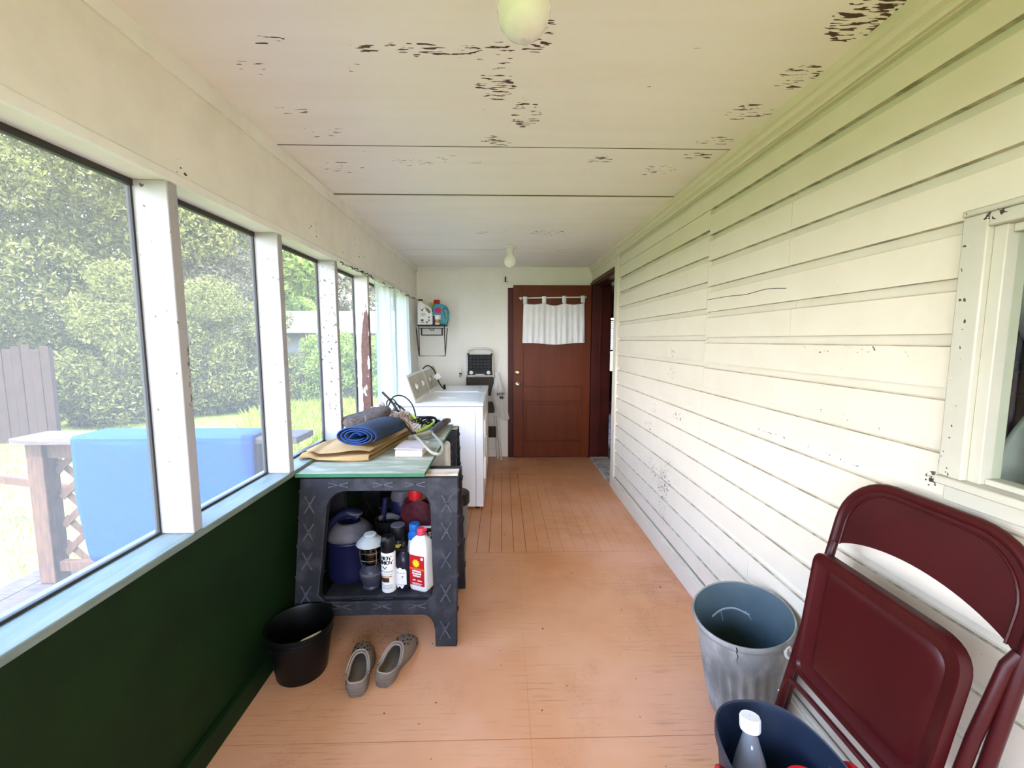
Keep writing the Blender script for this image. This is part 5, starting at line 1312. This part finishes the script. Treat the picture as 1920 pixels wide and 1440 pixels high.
TREES = [(-12.6, 10.6, 9.0, 2.8, 'tall leafy tree filling the far left of the first screen', 'A', 0), (-12.2, 13.4, 9.5, 3.0, 'tall tree above the brown fence', 'A', 0), (-9.9, 13.6, 8.8, 2.4, 'tall tree in the middle of the first screen', 'A', 0),
         (-8.7, 14.2, 7.0, 1.6, 'moss hung grey tree seen through the second screen', 'C', 70), (-12.0, 17.5, 9.8, 3.0, 'tall tree far back between the first two posts', 'C', 40), (-8.3, 18.2, 5.4, 1.6, 'bright tree standing behind the shed', 'B', 0), (-6.0, 22.0, 9.0, 3.4, 'tall tree far back seen past the third porch post', 'C', 0), (-16.5, 5.5, 9.0, 3.2, 'tall tree at the left beyond the fence end', 'A', 0), (-21.0, 12.5, 13.0, 4.0, 'tallest tree at the far left behind the others', 'A', 0), (-17.0, 18.0, 13.5, 4.2, 'tall dark tree behind the tree above the fence', 'C', 0), (-12.5, 22.0, 13.0, 4.0, 'tall grey green tree farthest back near the middle of the first screen', 'C', 0)]
for i, (x, y, h, r, lb, k, ms) in enumerate(TREES):
    tree('tree', lb, 'tree', (x, y, GZ), h, r, .4, 46, 20000 if y > 16 or x < -15 else 42000, .17 if y > 16 or x < -15 else .078, {'A': M_LEAF_A, 'B': M_LEAF_B, 'C': M_LEAF_C}[k], 41+i, 'trees beyond the yard', ms)
def grass(name, label, n, area, hmin, hmax, seed, w=.006):
    rg = np.random.default_rng(seed); P = area(rg, n); n = len(P)
    h = rg.uniform(hmin, hmax, n); a = rg.uniform(0, 2*PI, n); ln_ = rg.uniform(.1, .6, n)*h; b = rg.uniform(0, 2*PI, n)
    dx = np.cos(a)*w*(h/hmin)**.3; dy = np.sin(a)*w*(h/hmin)**.3
    z = np.full(n, GZ)
    V = np.stack([np.stack([P[:, 0]-dx, P[:, 1]-dy, z], 1), np.stack([P[:, 0]+dx, P[:, 1]+dy, z], 1), np.stack([P[:, 0]+np.cos(b)*ln_*.4+dx*.7, P[:, 1]+np.sin(b)*ln_*.4+dy*.7, z+h*.6], 1), np.stack([P[:, 0]+np.cos(b)*ln_, P[:, 1]+np.sin(b)*ln_, z+h], 1)], 1).reshape(-1, 3)
    me = bpy.data.meshes.new(name); me.vertices.add(4*n); me.vertices.foreach_set('co', V.ravel()); me.loops.add(4*n); me.loops.foreach_set('vertex_index', np.arange(4*n)); me.polygons.add(n)
    me.polygons.foreach_set('loop_start', np.arange(n)*4); me.update(); me.materials.append(M_GRASS); me.validate()
    o = bpy.data.objects.new(name, me); COL.objects.link(o); tag(o, label, 'grass', kind='stuff'); return o
def lawn(rg, n):
    P = np.stack([rg.uniform(-10, -1.2, n), rg.uniform(-.5, 13, n)], 1)
    return P[~((P[:, 0] > -2.9) & (P[:, 1] < 2.65))]
def tall(rg, n):
    P = np.stack([rg.uniform(-5.5, -1.4, n), rg.uniform(4.0, 12, n)], 1)
    k = (P[:, 0]/P[:, 1] > -.60)
    return P[k]
grass('lawn_grass', 'short sunlit lawn grass beyond the deck', 60000, lawn, .03, .075, 3, .0035)
grass('tall_grass', 'tall pale grass beyond the third and fourth screens', 24000, tall, .18, .46, 4, .0035)

# ================================================================ LIGHT, SKY, CAMERA
w = bpy.data.worlds.new('sky'); sc.world = w; w.use_nodes = True
t = NT(w); t.n.clear()
geo = t.new('ShaderNodeTexCoord'); sp_ = t.new('ShaderNodeSeparateXYZ', inp={0: geo.outputs['Generated']})
f = t.step(sp_.outputs[2], 0.05, 0.6)
bgc = t.mix(f, (.86, .88, .98, 1), (.37, .56, 1.0, 1))
b_ = t.new('ShaderNodeBackground', inp={0: bgc, 1: 8.5})
o_ = t.new('ShaderNodeOutputWorld', inp={0: b_.outputs[0]})
sl = bpy.data.lights.new('sun', 'SUN'); sl.energy = 7.5; sl.color = (1, .95, .92); sl.angle = math.radians(1.0)
so = bpy.data.objects.new('sun', sl); COL.objects.link(so)
so.rotation_euler = Vector((.10, .52, -.85)).to_track_quat('-Z', 'Y').to_euler()
cam = bpy.data.cameras.new('camera'); cam.sensor_width = 36; cam.lens = 800/1920*36; cam.clip_start = .02
co_ = bpy.data.objects.new('camera', cam); COL.objects.link(co_)
co_.location = (0, 0, 1.40); co_.rotation_euler = (math.radians(90-5.85), 0, math.radians(-1.36))
sc.camera = co_
sc.view_settings.view_transform = 'Standard'; sc.view_settings.look = 'None'; sc.view_settings.gamma = 1.0
sc.view_settings.use_curve_mapping = False
sc.view_settings.exposure = 1.2
sc.cycles.max_bounces = 10; sc.cycles.diffuse_bounces = 6; sc.cycles.transparent_max_bounces = 12; sc.cycles.transmission_bounces = 6
sc.cycles.use_denoising = True; sc.cycles.sample_clamp_indirect = 20.0
sc.cycles.caustics_reflective = False; sc.cycles.caustics_refractive = False

# ================================================================ GROUPS AND SUB-PARTS
def root_name(o): return o.name.split('.')[0]
GROUPS = {'sawhorse': 'plastic sawhorses under the green board', 'clog': 'pair of taupe clogs', 'stick': 'dark sticks in the bundle on the board', 'cord': 'cords in the bundle on the board',
          'plastic_sheet': 'cloudy plastic sheets over the far screens', 'ceiling_light': 'globe lights along the porch ceiling', 'wood_plank': 'short planks on the sawhorse tops', 'spray_can': 'spray cans on the sawhorse tray', 'detergent_jug': 'detergent jugs on the wall shelf'}
SUB = {'clothes_dryer': {'handle': 'door', 'dial': 'control_panel', 'printed_scale': 'control_panel'}, 'washing_machine': {'dial': 'control_panel', 'printed_scale': 'control_panel'},
       'spray_can': {'lettering': 'can_body', 'dark_band': 'can_body', 'gold_band': 'can_body', 'small_print': 'can_body', 'yellow_band': 'can_body', 'cap_window': 'trigger_cap', 'cap_top': 'cap'},
       'bleach_jug': {'orange_stripe': 'red_label', 'yellow_burst': 'red_label', 'white_lettering': 'red_label'}, 'squeeze_bottle': {'label_print': 'torn_label'}, 'cleaner_bottle': {'label': 'body'},
       'step_ladder': {'pivot_cap': 'top_platform'}, 'folding_chair': {'backrest_bead': 'backrest'}, 'watering_can': {'filler_opening': 'filler_ring'}, 'detergent_jug': {'printed_label': 'body', 'flower_print': 'body', 'label': 'body'},
       'small_can': {'label': 'body'}, 'spray_bottle': {'label': 'body'}, 'window_10': {'glass_pane': 'sash'}, 'lantern': {'trim_band': 'base_tank'}, 'waste_bin': {'black_liner_edge': 'bin'}, 'plant_pot': {'grey_inner_rim': 'pot'},
       'trash_can': {'crack': 'outer_shell', 'inner_scratch': 'inner_shell'}, 'plastic_bag': {}, 'shed': {'door': 'walls'}, 'wooden_cabinet': {'door': 'carcass'}}
PLABEL = {('door_1', 'door_knob'): 'round chrome door knob', ('door_1', 'deadbolt'): 'brass deadbolt above the knob', ('bleach_jug', 'cap'): 'pinkish red flip cap', ('bleach_jug', 'red_label'): 'red front label with a yellow burst',
          ('cleaner_bottle', 'cap'): 'bright blue screw cap', ('spray_bottle', 'trigger_head'): 'yellow trigger head', ('storage_tub', 'rope_handle'): 'red rope handle', ('step_ladder', 'top_platform'): 'black plastic top platform',
          ('lantern', 'vented_hat'): 'pale grey vented hat', ('pruning_tool', 'grip'): 'dark grey rubber grip', ('plastic_bottle', 'cap'): 'white screw cap', ('squeeze_bottle', 'torn_label'): 'torn white label'}
for o in list(COL.objects):
    if o.parent is None:
        k = root_name(o)
        if k in GROUPS and 'label' in o: o['group'] = GROUPS[k]
        m_ = SUB.get(k, {})
        kids = list(o.children)
        for c in kids:
            lb = PLABEL.get((k, root_name(c)))
            if lb: c['label'] = lb
            tgt = m_.get(root_name(c))
            if tgt:
                p_ = next((q_ for q_ in kids if root_name(q_) == tgt), None)
                if p_:
                    c.parent = p_; c.matrix_parent_inverse = p_.matrix_basis.inverted()
